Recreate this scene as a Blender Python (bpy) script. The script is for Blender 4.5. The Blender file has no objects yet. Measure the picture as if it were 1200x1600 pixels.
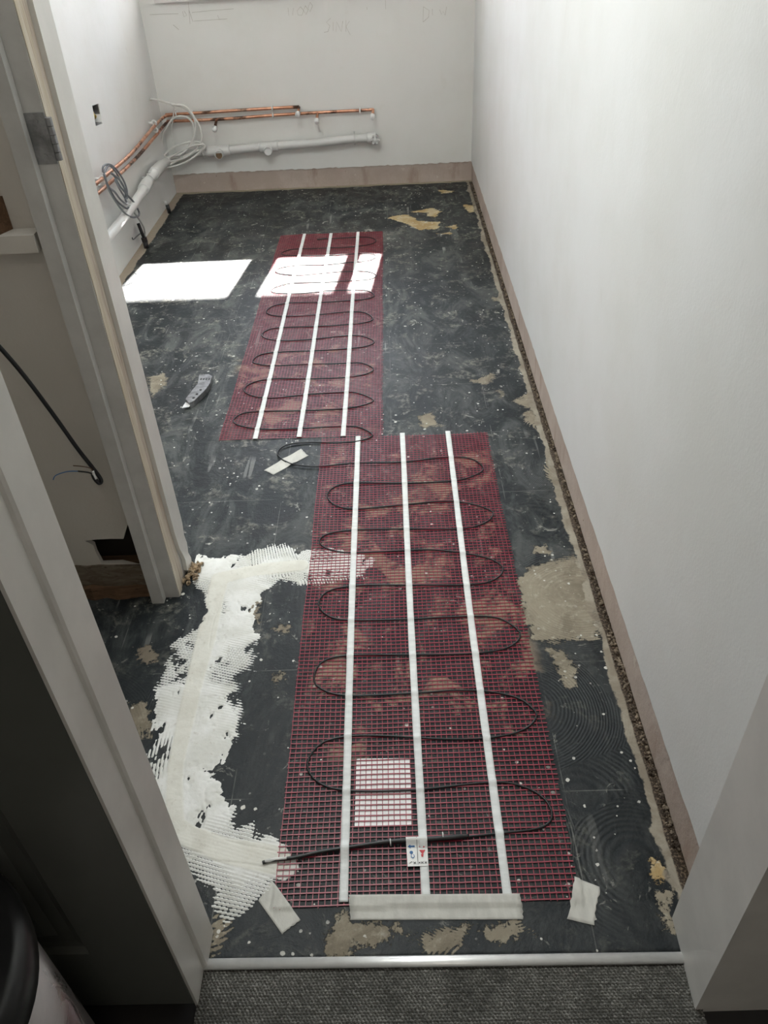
import bpy, bmesh, math, random
import numpy as np
from mathutils import Vector, Matrix, geometry

random.seed(7)
rng = np.random.RandomState(11)
S = bpy.context.scene
C = S.collection
PI = math.pi

# ------------------------------------------------------------------ camera
CAM_H, PITCH, ROLL, YAW, FPX = 1.3008, 38.0637, -2.989, -1.7343, 1232.77
_t, _r, _y = [math.radians(a) for a in (PITCH, ROLL, YAW)]
FW = np.array([math.sin(_y)*math.cos(_t), math.cos(_y)*math.cos(_t), -math.sin(_t)])
_a = np.array([math.cos(_y), -math.sin(_y), 0.0]); _u = np.cross(_a, FW)
RT = _a*math.cos(_r)+_u*math.sin(_r); UP = -_a*math.sin(_r)+_u*math.cos(_r)
OC = np.array([0, 0, CAM_H])
cd = bpy.data.cameras.new('camera'); cam = bpy.data.objects.new('camera', cd); C.objects.link(cam)
cd.sensor_fit = 'VERTICAL'; cd.sensor_height = 24.0; cd.lens = 24.0*FPX/1600.0
cd.clip_start = 0.02; cd.clip_end = 200
cam.matrix_world = Matrix([[RT[0], UP[0], -FW[0], 0], [RT[1], UP[1], -FW[1], 0], [RT[2], UP[2], -FW[2], CAM_H], [0, 0, 0, 1]])
S.camera = cam

# ------------------------------------------------------------------ light
SUN_EL, SUN_STR, SKY_STR, HALL_W, ROOM_W, EXPO = 41.0, 17.0, 3.5, 1.1, 7.5, 2.2
w = bpy.data.worlds.new('sky'); S.world = w; w.use_nodes = True
wn = w.node_tree; bg = wn.nodes['Background']
tc = wn.nodes.new('ShaderNodeTexCoord'); sx = wn.nodes.new('ShaderNodeSeparateXYZ'); cr = wn.nodes.new('ShaderNodeValToRGB')
wn.links.new(tc.outputs['Generated'], sx.inputs[0]); wn.links.new(sx.outputs['Z'], cr.inputs[0]); wn.links.new(cr.outputs[0], bg.inputs[0])
e = cr.color_ramp.elements
e[0].position = 0.0; e[0].color = (.30, .31, .30, 1)
e[1].position = 0.5; e[1].color = (.80, .88, 1.0, 1)
q = e.new(.03); q.color = (.95, .97, 1.0, 1)
bg.inputs[1].default_value = SKY_STR
sd = bpy.data.lights.new('sun', 'SUN'); so = bpy.data.objects.new('sun', sd); C.objects.link(so)
sd.energy = SUN_STR; sd.angle = math.radians(.6); sd.color = (1.0, .965, .92)
sdir = Vector((-.112, -1, -math.tan(math.radians(SUN_EL))*math.sqrt(1+.112**2)))
so.rotation_euler = sdir.to_track_quat('-Z', 'Y').to_euler(); so.location = (0, 8, 6)
pl = bpy.data.lights.new('window_portal', 'AREA'); po = bpy.data.objects.new('window_portal', pl); C.objects.link(po)
pl.shape = 'RECTANGLE'; pl.size = 1.25; pl.size_y = 1.05; pl.cycles.is_portal = True
po.location = (-.475, 4.86, 1.50); po.rotation_euler = (math.radians(-90), 0, 0)
hd = bpy.data.lights.new('added_hall_fill', 'AREA'); ho = bpy.data.objects.new('added_hall_fill', hd); C.objects.link(ho)  # unseen fill light, added to lift the hall side
hd.shape = 'DISK'; hd.size = .5; hd.energy = HALL_W; hd.color = (1, .93, .84); ho.location = (.2, -.6, 2.3)
rd = bpy.data.lights.new('added_room_fill', 'AREA'); ro = bpy.data.objects.new('added_room_fill', rd); C.objects.link(ro)  # unseen overhead fill, added to even out the room's brightness
rd.shape = 'DISK'; rd.size = .9; rd.energy = ROOM_W; rd.color = (.965, 1, .975); ro.location = (-.50, 1.65, 2.38)
S.view_settings.view_transform = 'Standard'; S.view_settings.look = 'None'
S.view_settings.gamma = 1; S.view_settings.exposure = EXPO; S.view_settings.use_curve_mapping = False

# ------------------------------------------------------------------ places (metres)
XR, XL, YB, HS = .4485, -1.2343, 4.683, .100
XJ = -.333                      # left reveal of the near doorway
def ray(x, y): return FW+RT*(x-600)/FPX-UP*(y-800)/FPX
def pz(x, y, z=0.0): d = ray(x, y); return OC+d*(z-OC[2])/d[2]      # where a sight line meets a level
def py(x, y, Y): d = ray(x, y); return OC+d*Y/d[1]                  # ... a wall across the room
def px(x, y, X): d = ray(x, y); return OC+d*X/d[0]                  # ... a wall along the room

# ------------------------------------------------------------------ helpers
def tag(o, label=None, cat=None, group=None, kind=None):
    if label: o['label'] = label
    if cat: o['category'] = cat
    if group: o['group'] = group
    if kind: o['kind'] = kind
    return o
def empty(name, loc=(0, 0, 0)):
    o = bpy.data.objects.new(name, None); C.objects.link(o); o.location = loc; o.empty_display_size = .05
    return o
def mkobj(name, me, mat, parent=None, smooth=False):
    o = bpy.data.objects.new(name, me); C.objects.link(o)
    if mat: me.materials.append(mat)
    if smooth:
        me.polygons.foreach_set('use_smooth', [True]*len(me.polygons))
    if parent is not None:
        o.parent = parent
        o.matrix_parent_inverse = Matrix.Identity(4)
        l = parent.location.copy(); p = parent.parent
        while p is not None: l += p.location; p = p.parent
        o.location = -l if parent.type == 'EMPTY' or True else o.location
        o.location = -l
    return o
def bake_origin(o): return o
def obj(name, bm, mat, parent=None, smooth=False, bevel=0, seg=2):
    if bevel:
        bmesh.ops.bevel(bm, geom=[e for e in bm.edges if e.calc_face_angle(0) > .5], offset=bevel, segments=seg, affect='EDGES', profile=.5)
    bmesh.ops.recalc_face_normals(bm, faces=bm.faces[:])
    me = bpy.data.meshes.new(name); bm.to_mesh(me); bm.free()
    return mkobj(name, me, mat, parent, smooth)
def box(bm, x0, x1, y0, y1, z0, z1):
    vs = [bm.verts.new(p) for p in ((x0, y0, z0), (x1, y0, z0), (x1, y1, z0), (x0, y1, z0), (x0, y0, z1), (x1, y0, z1), (x1, y1, z1), (x0, y1, z1))]
    for f in ((0, 3, 2, 1), (4, 5, 6, 7), (0, 1, 5, 4), (1, 2, 6, 5), (2, 3, 7, 6), (3, 0, 4, 7)):
        bm.faces.new([vs[i] for i in f])
    return vs
def boxes(*bs):
    bm = bmesh.new()
    for b in bs: box(bm, *b)
    return bm
def prism(pts, z0, z1, axis='z', bm=None):
    bm = bm or bmesh.new()
    def mk(p, t): return {'z': (p[0], p[1], t), 'y': (p[0], t, p[1]), 'x': (t, p[0], p[1])}[axis]
    a = [bm.verts.new(mk(p, z0)) for p in pts]; b = [bm.verts.new(mk(p, z1)) for p in pts]
    bm.faces.new(a[::-1]); bm.faces.new(b)
    n = len(pts)
    for i in range(n): bm.faces.new((a[i], a[(i+1) % n], b[(i+1) % n], b[i]))
    return bm
def catmull(P, k=6, closed=False):
    P = [np.array(p, float) for p in P]; out = []
    n = len(P)
    for i in range(n-1):
        a, b, c, d = P[max(i-1, 0)], P[i], P[i+1], P[min(i+2, n-1)]
        for j in range(k):
            t = j/k
            out.append(.5*((2*b)+(-a+c)*t+(2*a-5*b+4*c-d)*t*t+(-a+3*b-3*c+d)*t**3))
    out.append(P[-1]); return out
def tube(P, r, n=8, bm=None, cap=True):
    bm = bm or bmesh.new(); P = [Vector(p) for p in P]
    R_ = r if hasattr(r, '__len__') else [r]*len(P)
    up = Vector((0, 0, 1)); prev = None; rings = []
    for i, p in enumerate(P):
        t = (P[min(i+1, len(P)-1)]-P[max(i-1, 0)]).normalized()
        if prev is None:
            prev = t.orthogonal().normalized()
        prev = (prev-t*prev.dot(t)).normalized(); b = t.cross(prev)
        rings.append([bm.verts.new(p+(prev*math.cos(2*PI*k/n)+b*math.sin(2*PI*k/n))*R_[i]) for k in range(n)])
    for A, B in zip(rings, rings[1:]):
        for k in range(n): bm.faces.new((A[k], A[(k+1) % n], B[(k+1) % n], B[k]))
    if cap: bm.faces.new(rings[0][::-1]); bm.faces.new(rings[-1])
    return bm
def torus_at(c, axis, R0, r0, n=24, m=8, a0=0, a1=2*PI, bm=None):
    axis = Vector(axis).normalized(); u = axis.orthogonal().normalized(); v = axis.cross(u); c = Vector(c)
    pts = [c+(u*math.cos(a0+(a1-a0)*i/n)+v*math.sin(a0+(a1-a0)*i/n))*R0 for i in range(n+1)]
    return tube(pts, r0, m, bm)
# numpy value noise
def vnoise(x, y, sc, seed):
    r = np.random.RandomState(seed).rand(257, 257)
    u = x*sc+1000.3; v = y*sc+1000.7
    i = np.floor(u).astype(int); j = np.floor(v).astype(int); fu = u-i; fv = v-j
    fu = fu*fu*(3-2*fu); fv = fv*fv*(3-2*fv); i %= 256; j %= 256
    return (r[i, j]*(1-fu)*(1-fv)+r[i+1, j]*fu*(1-fv)+r[i, j+1]*(1-fu)*fv+r[i+1, j+1]*fu*fv)*2-1
def fbm(x, y, sc, seed, oct=4, g=.5):
    s = 0; a = 1; t = 0
    for k in range(oct): s = s+a*vnoise(x, y, sc*2**k, seed+k); t += a; a *= g
    return s/t
def sdf(x, y, poly):
    poly = np.array(poly)[:, :2]; d = np.full(x.shape, 1e9); ins = np.zeros(x.shape, bool)
    for a, b in zip(poly, np.roll(poly, -1, 0)):
        ex, ey = b-a; wx = x-a[0]; wy = y-a[1]
        t = np.clip((wx*ex+wy*ey)/(ex*ex+ey*ey+1e-12), 0, 1)
        d = np.minimum(d, (wx-ex*t)**2+(wy-ey*t)**2)
        c = (a[1] <= y) != (b[1] <= y)
        with np.errstate(divide='ignore', invalid='ignore'):
            xi = a[0]+(y-a[1])/(ey if ey else 1e-12)*ex
        ins ^= c & (x < xi)
    return np.where(ins, 1, -1)*np.sqrt(d)
def line_dist(x, y, pts):
    d = np.full(x.shape, 1e9)
    for a, b in zip(pts, pts[1:]):
        ex, ey = b[0]-a[0], b[1]-a[1]; wx = x-a[0]; wy = y-a[1]
        t = np.clip((wx*ex+wy*ey)/(ex*ex+ey*ey+1e-12), 0, 1)
        d = np.minimum(d, (wx-ex*t)**2+(wy-ey*t)**2)
    return np.sqrt(d)
def grid_mesh(name, X, Y, Z, keep=None):
    ny, nx = X.shape
    idx = np.arange(nx*ny).reshape(ny, nx)
    F = np.stack([idx[:-1, :-1], idx[:-1, 1:], idx[1:, 1:], idx[1:, :-1]], -1).reshape(-1, 4)
    V = np.stack([X, Y, Z], -1).reshape(-1, 3); remap = None
    if keep is not None:
        F = F[keep.reshape(-1)]; used = np.unique(F); remap = np.full(len(V), -1); remap[used] = np.arange(len(used)); V = V[used]; F = remap[F]
    else: used = np.arange(len(V))
    me = bpy.data.meshes.new(name)
    me.vertices.add(len(V)); me.vertices.foreach_set('co', V.astype(np.float32).ravel())
    me.loops.add(len(F)*4); me.loops.foreach_set('vertex_index', F.astype(np.int32).ravel())
    me.polygons.add(len(F)); me.polygons.foreach_set('loop_start', np.arange(0, len(F)*4, 4, dtype=np.int32))
    me.update(calc_edges=True); me.validate()
    return me, used
def fattr(me, name, arr):
    a = me.attributes.new(name, 'FLOAT', 'POINT'); a.data.foreach_set('value', np.asarray(arr, np.float32).ravel())

# ------------------------------------------------------------------ material DSL
class NT:
    def __init__(s, name):
        s.m = bpy.data.materials.new(name); s.m.use_nodes = True; s.t = s.m.node_tree
        s.b = s.t.nodes['Principled BSDF']; s._co = None
    def n(s, ty, **k):
        x = s.t.nodes.new(ty)
        for a, b in k.items(): setattr(x, a, b)
        return x
    def put(s, v, inp):
        if isinstance(v, bpy.types.NodeSocket): s.t.links.new(v, inp)
        elif isinstance(v, (tuple, list)): inp.default_value = (tuple(v)+(1,))[:4] if inp.type == 'RGBA' else v
        else: inp.default_value = v
    def co(s):
        if not s._co: s._co = s.n('ShaderNodeTexCoord').outputs['Object']
        return s._co
    def math(s, op, a, b=0.0, c=None, clamp=False):
        x = s.n('ShaderNodeMath', operation=op, use_clamp=clamp); s.put(a, x.inputs[0]); s.put(b, x.inputs[1])
        if c is not None: s.put(c, x.inputs[2])
        return x.outputs[0]
    def vscale(s, v, sc):
        x = s.n('ShaderNodeMapping'); s.put(v, x.inputs[0]); x.inputs['Scale'].default_value = sc; return x.outputs[0]
    def noise(s, sc, det=4, rough=.6, vec=None, dist=0.0):
        x = s.n('ShaderNodeTexNoise'); s.put(vec or s.co(), x.inputs['Vector']); x.inputs['Scale'].default_value = sc
        x.inputs['Detail'].default_value = det; x.inputs['Roughness'].default_value = rough; x.inputs['Distortion'].default_value = dist
        return x.outputs[0]
    def step(s, v, a, b, hi=1.0, lo=0.0):
        x = s.n('ShaderNodeMapRange'); x.interpolation_type = 'SMOOTHSTEP'; s.put(v, x.inputs[0]); x.inputs[1].default_value = a; x.inputs[2].default_value = b
        x.inputs[3].default_value = lo; x.inputs[4].default_value = hi; return x.outputs[0]
    def mix(s, f, a, b):
        x = s.n('ShaderNodeMix', data_type='RGBA'); s.put(f, x.inputs[0]); s.put(a, x.inputs[6]); s.put(b, x.inputs[7]); return x.outputs[2]
    def attr(s, n_): return s.n('ShaderNodeAttribute', attribute_name=n_).outputs['Fac']
    def voro(s, sc, feature='F1', vec=None, rnd=1.0):
        x = s.n('ShaderNodeTexVoronoi', feature=feature); s.put(vec or s.co(), x.inputs['Vector']); x.inputs['Scale'].default_value = sc
        x.inputs['Randomness'].default_value = rnd; return x
    def bump(s, h, dist=.002, st=1.0):
        x = s.n('ShaderNodeBump'); s.put(h, x.inputs['Height']); x.inputs['Distance'].default_value = dist; x.inputs['Strength'].default_value = st
        s.t.links.new(x.outputs[0], s.b.inputs['Normal'])
    def set(s, color=None, rough=None, metal=None, spec=None, **k):
        if color is not None: s.put(color, s.b.inputs['Base Color'])
        if rough is not None: s.put(rough, s.b.inputs['Roughness'])
        if metal is not None: s.put(metal, s.b.inputs['Metallic'])
        if spec is not None: s.put(spec, s.b.inputs['Specular IOR Level'])
        for a, b in k.items(): s.put(b, s.b.inputs[a.replace('_', ' ')])
        return s.m
def simple(name, col, rough=.5, metal=0.0, var=.12, sc=30, bump=0.0, spec=.5):
    t = NT(name); nz = t.noise(sc, 4, .6)
    c = t.mix(t.step(nz, .3, .7), tuple(x*(1-var) for x in col), tuple(min(1, x*(1+var)) for x in col))
    t.set(c, rough, metal, spec)
    if bump: t.bump(nz, bump)
    return t.m

def plaster_mat(name, base, stain, pit=.0012, grub=.5):
    t = NT(name)
    big = t.noise(1.6, 5, .62); mid = t.noise(9, 5, .6, dist=.4); fine = t.noise(170, 3, .6); tr = t.noise(3.0, 4, .6, t.vscale(t.co(), (1, 1, .25)))
    c = t.mix(t.step(big, .35, .7), base, tuple(x*f for x, f in zip(base, (.93, .925, .90))))
    c = t.mix(t.math('MULTIPLY', t.step(mid, .62, .8), grub*.5), c, stain)
    c = t.mix(t.math('MULTIPLY', t.step(tr, .62, .85), grub*.4), c, stain)
    t.set(c, .68, spec=.3)
    t.bump(t.math('ADD', t.math('MULTIPLY', fine, .35), t.math('ADD', t.math('MULTIPLY', mid, 1.2), t.math('MULTIPLY', tr, 1.0))), pit)
    return t.m
M = {}
M['wall'] = plaster_mat('white_plaster_paint', (.80, .80, .785), (.62, .60, .55))
M['wall_r'] = plaster_mat('white_plaster_paint_smooth', (.78, .785, .78), (.66, .65, .62), .0008)
M['wall_b'] = plaster_mat('off_white_plaster', (.80, .795, .765), (.64, .60, .52), .0009)
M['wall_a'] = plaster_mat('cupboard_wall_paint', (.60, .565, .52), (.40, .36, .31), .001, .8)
M['ceiling'] = simple('ceiling_paint', (.8, .8, .78), .8, var=.03)
M['gloss'] = simple('white_gloss_paint', (.66, .645, .61), .35, var=.05, sc=12, bump=.0004)
M['gloss_grey'] = simple('grey_undercoat_paint', (.50, .49, .47), .45, var=.08, sc=14, bump=.0004)
def bare_mat():
    t = NT('bare_wall_strip')
    a = t.noise(5, 5, .65); b = t.noise(40, 5, .7); st = t.noise(14, 4, .6, t.vscale(t.co(), (1, 1, .3)))
    c = t.mix(t.step(a, .35, .7), (.47, .385, .33), (.56, .475, .42))
    c = t.mix(t.math('MULTIPLY', t.step(st, .55, .75), .55), c, (.33, .22, .165))
    c = t.mix(t.step(b, .66, .75), c, (.22, .14, .09)); c = t.mix(t.step(t.noise(22, 3), .68, .74), c, (.62, .56, .48))
    t.set(c, .85, spec=.2); t.bump(b, .003); return t.m
M['bare'] = bare_mat()
def wood_mat(name, a, b, d, axis=(30, 30, 1.2)):
    t = NT(name); v = t.vscale(t.co(), axis); g = t.noise(3.2, 5, .6, v, 1.5); k = t.noise(9, 3, .5, v)
    c = t.mix(t.step(g, .35, .68), a, b); c = t.mix(t.step(k, .62, .72), c, d)
    t.set(c, .7, spec=.25); t.bump(g, .001); return t.m
M['raw'] = wood_mat('bare_pine', (.50, .43, .33), (.60, .55, .47), (.34, .25, .17))
M['rawgrey'] = wood_mat('paint_smeared_timber', (.42, .34, .27), (.60, .55, .48), (.28, .19, .13))
M['brown'] = wood_mat('brown_timber', (.12, .07, .04), (.19, .11, .065), (.06, .035, .02), (1.5, 30, 30))
M['white_pl'] = simple('white_plastic', (.78, .78, .76), .35, var=.03)
M['pvc'] = simple('grey_white_waste_pipe', (.66, .66, .64), .32, var=.04, sc=10)
M['cable_w'] = simple('white_cable_sheath', (.74, .73, .69), .4, var=.04)
M['cable_g'] = simple('grey_cable_sheath', (.17, .18, .19), .45, var=.1)
M['black'] = simple('black_rubber', (.010, .011, .012), .38, var=.2)
M['blackp'] = simple('black_plastic', (.012, .012, .013), .3, var=.1)
M['steel'] = simple('scuffed_steel', (.26, .26, .265), .42, .8, .3, 40, .0004)
M['alu'] = simple('aluminium_strip', (.88, .88, .87), .42, .6, .04, 60)
M['dark'] = simple('dark_hollow_paint', (.02, .014, .010), .9)
M['card'] = simple('white_glossy_card', (.95, .95, .95), .15, var=.01)
M['blue'] = simple('blue_print', (.02, .12, .32), .5, var=.02); M['red'] = simple('red_print', (.50, .02, .03), .5, var=.02)
M['bluewire'] = simple('blue_wire', (.05, .16, .38), .4); M['brownwire'] = simple('brown_wire', (.10, .055, .03), .4); M['yellow'] = simple('yellow_green_wire', (.48, .36, .06), .4)
M['glasspane'] = None
def copper_mat():
    t = NT('copper_pipe'); a = t.noise(7, 5, .65); b = t.noise(8, 4, .6)
    c = t.mix(t.step(a, .38, .62), (.74, .41, .28), (.54, .27, .17)); c = t.mix(t.step(b, .54, .64), c, (.09, .05, .035)); c = t.mix(t.step(t.noise(3, 4), .6, .68), c, (.9, .60, .46))
    t.set(c, t.step(a, .3, .7, .5, .25), .85); return t.m
M['copper'] = copper_mat()
def net_mat():
    t = NT('red_mesh_net'); nz = t.noise(60, 3); t.set(t.mix(t.step(nz, .3, .7), (.21, .008, .026), (.31, .012, .038)), .42, spec=.65); return t.m
M['net'] = net_mat()
def tape_mat(name, col, alpha, tex):
    t = NT(name); wv = t.noise(260, 2, .5, t.vscale(t.co(), (1, 1, 1))); cre = t.noise(16, 3, .5, t.vscale(t.co(), tex))
    c = t.mix(t.step(cre, .35, .7), tuple(x*.88 for x in col), col); t.set(c, .55, spec=.3, Alpha=alpha)
    t.bump(t.math('ADD', t.math('MULTIPLY', wv, .25), cre), .0012); return t.m
M['tape'] = tape_mat('woven_white_tape', (.80, .82, .81), 1.0, (1, 6, 1))
M['mask'] = tape_mat('translucent_cream_tape', (.80, .79, .73), .66, (5, 2, 1))

def floor_mat():
    t = NT('bitumen_floor'); co = t.co()
    tan, och, dust, und, comb = t.attr('tan'), t.attr('ochre'), t.attr('dust'), t.attr('under'), t.attr('comb')
    sep = t.n('ShaderNodeSeparateXYZ'); t.put(co, sep.inputs[0]); X, Y = sep.outputs[0], sep.outputs[1]
    # combed adhesive arcs
    v = t.voro(3.1, 'F1'); vp = v.outputs['Position']
    df = t.n('ShaderNodeVectorMath', operation='DISTANCE'); t.put(co, df.inputs[0]); t.put(vp, df.inputs[1])
    wob = t.noise(7, 3, .5)
    arc = t.math('SINE', t.math('MULTIPLY', t.math('ADD', df.outputs['Value'], t.math('MULTIPLY', wob, .012)), 2*PI/.0048))
    arc01 = t.math('MULTIPLY_ADD', arc, .5, .5)
    cm = t.step(t.noise(2.3, 4, .6), .52, .66)
    combm = t.math('MAXIMUM', t.math('MULTIPLY', cm, .7), comb)
    big = t.noise(2.2, 5, .62); mid = t.noise(11, 6, .7, dist=.6); fine = t.noise(60, 5, .7); vf = t.noise(240, 3, .7)
    c = t.mix(t.step(big, .35, .68), (.0040, .0068, .0085), (.013, .018, .021))
    c = t.mix(t.math('MULTIPLY', t.math('MULTIPLY', arc01, combm), .22), c, (.05, .052, .05))
    # brush scuffs and dust
    sc = t.noise(9, 6, .72, t.vscale(co, (1, .45, 1)), 1.2)
    dm = t.math('MULTIPLY', t.step(sc, .44, .66), dust)
    c = t.mix(t.math('MULTIPLY', dm, .62), c, (.20, .21, .20))
    dm2 = t.math('MULTIPLY', t.step(mid, .52, .64), t.math('MULTIPLY', dust, t.step(fine, .42, .6)))
    c = t.mix(t.math('MULTIPLY', dm2, .8), c, (.30, .29, .24))
    sm = t.math('MULTIPLY', t.step(t.noise(20, 5, .75, dist=1.0), .62, .67), t.math('MULTIPLY_ADD', dust, .85, .15))
    c = t.mix(t.math('MULTIPLY', sm, .8), c, (.50, .49, .43))
    # thin scratches
    for rot, s_ in (((0, 0, .5), 26), ((0, 0, -.9), 34), ((0, 0, 1.9), 30)):
        mp = t.n('ShaderNodeMapping'); t.put(co, mp.inputs[0]); mp.inputs['Rotation'].default_value = rot; mp.inputs['Scale'].default_value = (1, .06, 1)
        sn = t.noise(s_, 2, .4, mp.outputs[0]); m = t.math('MULTIPLY', t.step(sn, .70, .73), t.math('MULTIPLY', dust, t.step(t.noise(6, 2), .48, .6)))
        c = t.mix(t.math('MULTIPLY', m, .6), c, (.36, .36, .34))
    # blotches showing below the mats
    ub = t.math('MULTIPLY', t.step(und, -.02, .03), t.step(t.math('ADD', mid, t.math('MULTIPLY', t.noise(4.5, 3), .7)), .86, .99))
    c = t.mix(t.math('MULTIPLY', ub, .85), c, (.34, .25, .17))
    # screed patches
    rib = t.math('MULTIPLY', t.math('MULTIPLY', t.math('SUBTRACT', arc01, .5), .016), t.step(t.noise(5.5, 2), .45, .6))
    rag = t.math('MULTIPLY', t.math('SUBTRACT', t.noise(55, 6, .78), .5), .075)
    rag2 = t.math('MULTIPLY', t.math('SUBTRACT', t.noise(14, 4, .6), .5), .04)
    tm = t.step(t.math('ADD', tan, t.math('ADD', rib, t.math('ADD', rag, rag2))), -.001, .002)
    tc_ = t.mix(t.step(mid, .36, .66), (.30, .265, .20), (.20, .17, .125)); tc_ = t.mix(t.step(fine, .52, .72), tc_, (.40, .37, .29)); tc_ = t.mix(t.step(big, .5, .7), tc_, (.16, .13, .10))
    c = t.mix(tm, c, tc_)
    om = t.step(t.math('ADD', och, t.math('ADD', t.math('MULTIPLY', rag, 1.0), t.math('MULTIPLY', rag2, .9))), -.001, .002)
    oc_ = t.mix(t.step(mid, .4, .6), (.42, .30, .14), (.52, .43, .27)); oc_ = t.mix(t.step(fine, .55, .7), oc_, (.58, .53, .42))
    c = t.mix(om, c, oc_)
    # white splashes
    for sc_, r0, th in ((26, .13, .50), (11, .10, .66), (60, .20, .60), (17, .08, .3), (38, .17, .50)):
        vv = t.voro(sc_, 'F1', t.n('ShaderNodeTexCoord').outputs['Object']); wv = t.n('ShaderNodeSeparateColor'); t.put(vv.outputs['Color'], wv.inputs[0])
        dd = t.math('ADD', vv.outputs['Distance'], t.math('MULTIPLY', t.math('SUBTRACT', t.noise(70, 3, .6), .5), .34))
        rr = t.math('MULTIPLY', wv.outputs[1], r0)
        m = t.math('MULTIPLY', t.step(t.math('SUBTRACT', rr, dd), -.002, .010), t.math('GREATER_THAN', wv.outputs[0], th))
        m = t.math('MULTIPLY', m, t.step(t.noise(3.1+sc_*.05, 3, .6), .44, .56))
        c = t.mix(m, c, (.62, .61, .56))
    # faint joints left by the old floor tiles
    tile = .305
    jx = t.math('ABSOLUTE', t.math('SUBTRACT', t.math('FRACT', t.math('DIVIDE', t.math('ADD', X, 5.06), tile)), .5))
    jy = t.math('ABSOLUTE', t.math('SUBTRACT', t.math('FRACT', t.math('DIVIDE', t.math('ADD', Y, 5.13), tile)), .5))
    j = t.math('MAXIMUM', t.step(jx, .0045, .002), t.step(jy, .0045, .002))
    jm = t.math('MULTIPLY', j, t.step(t.noise(5, 4), .46, .58))
    c = t.mix(t.math('MULTIPLY', jm, .42), c, (.22, .22, .20))
    # edge by the walls
    ex = t.math('SUBTRACT', XR, X); en = t.math('MULTIPLY', t.math('SUBTRACT', t.noise(9, 5, .65), .5), .075)
    e1 = t.step(t.math('ADD', ex, t.math('MULTIPLY', en, .9)), .032, .028); c = t.mix(e1, c, t.mix(t.step(mid, .4, .62), (.25, .215, .165), (.36, .325, .26)))
    e2 = t.step(t.math('ADD', ex, t.math('MULTIPLY', en, .18)), .015, .012)
    c = t.mix(e2, c, t.mix(t.step(vf, .48, .62), (.035, .024, .016), (.20, .15, .105)))
    lx_ = t.math('SUBTRACT', X, XL); c = t.mix(t.step(t.math('ADD', lx_, t.math('MULTIPLY', en, .5)), .045, .040), c, (.36, .30, .23))
    by = t.math('SUBTRACT', YB, Y); c = t.mix(t.step(t.math('ADD', by, t.math('MULTIPLY', en, .7)), .030, .022), c, (.34, .30, .22))
    rough = t.math('ADD', t.step(big, .3, .7, .56, .42), t.math('MULTIPLY', dm, .22)); rough = t.math('MAXIMUM', rough, t.math('MULTIPLY', t.math('MAXIMUM', tm, om), .85))
    t.set(c, rough, spec=.32)
    hgt = t.math('ADD', t.math('MULTIPLY', t.math('MULTIPLY', arc01, combm), .20), t.math('ADD', t.math('MULTIPLY', mid, 1.3), t.math('MULTIPLY', fine, .5)))
    t.bump(t.math('SUBTRACT', hgt, t.math('MULTIPLY', t.math('MAXIMUM', tm, om), .5)), .0022); return t.m
M['floor'] = floor_mat()
def filler_mat():
    t = NT('white_floor_filler'); b = t.attr('band'); n1 = t.noise(14, 5, .65, dist=.5); n2 = t.noise(90, 4, .6)
    c = t.mix(t.step(n1, .35, .65), (.82, .82, .80), (.70, .70, .66)); c = t.mix(b, c, t.mix(t.step(n1, .4, .65), (.76, .75, .69), (.68, .665, .60)))
    c = t.mix(t.math('MULTIPLY', t.step(n2, .60, .72), .35), c, (.42, .38, .31)); t.set(c, .8, spec=.2); t.bump(n2, .0008); return t.m
M['filler'] = filler_mat()
def carpet_mat():
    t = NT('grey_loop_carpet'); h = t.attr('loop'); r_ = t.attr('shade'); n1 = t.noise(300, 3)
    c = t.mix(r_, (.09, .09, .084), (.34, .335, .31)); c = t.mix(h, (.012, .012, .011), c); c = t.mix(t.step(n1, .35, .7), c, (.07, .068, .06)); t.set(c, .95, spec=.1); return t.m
M['carpet'] = carpet_mat()

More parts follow.
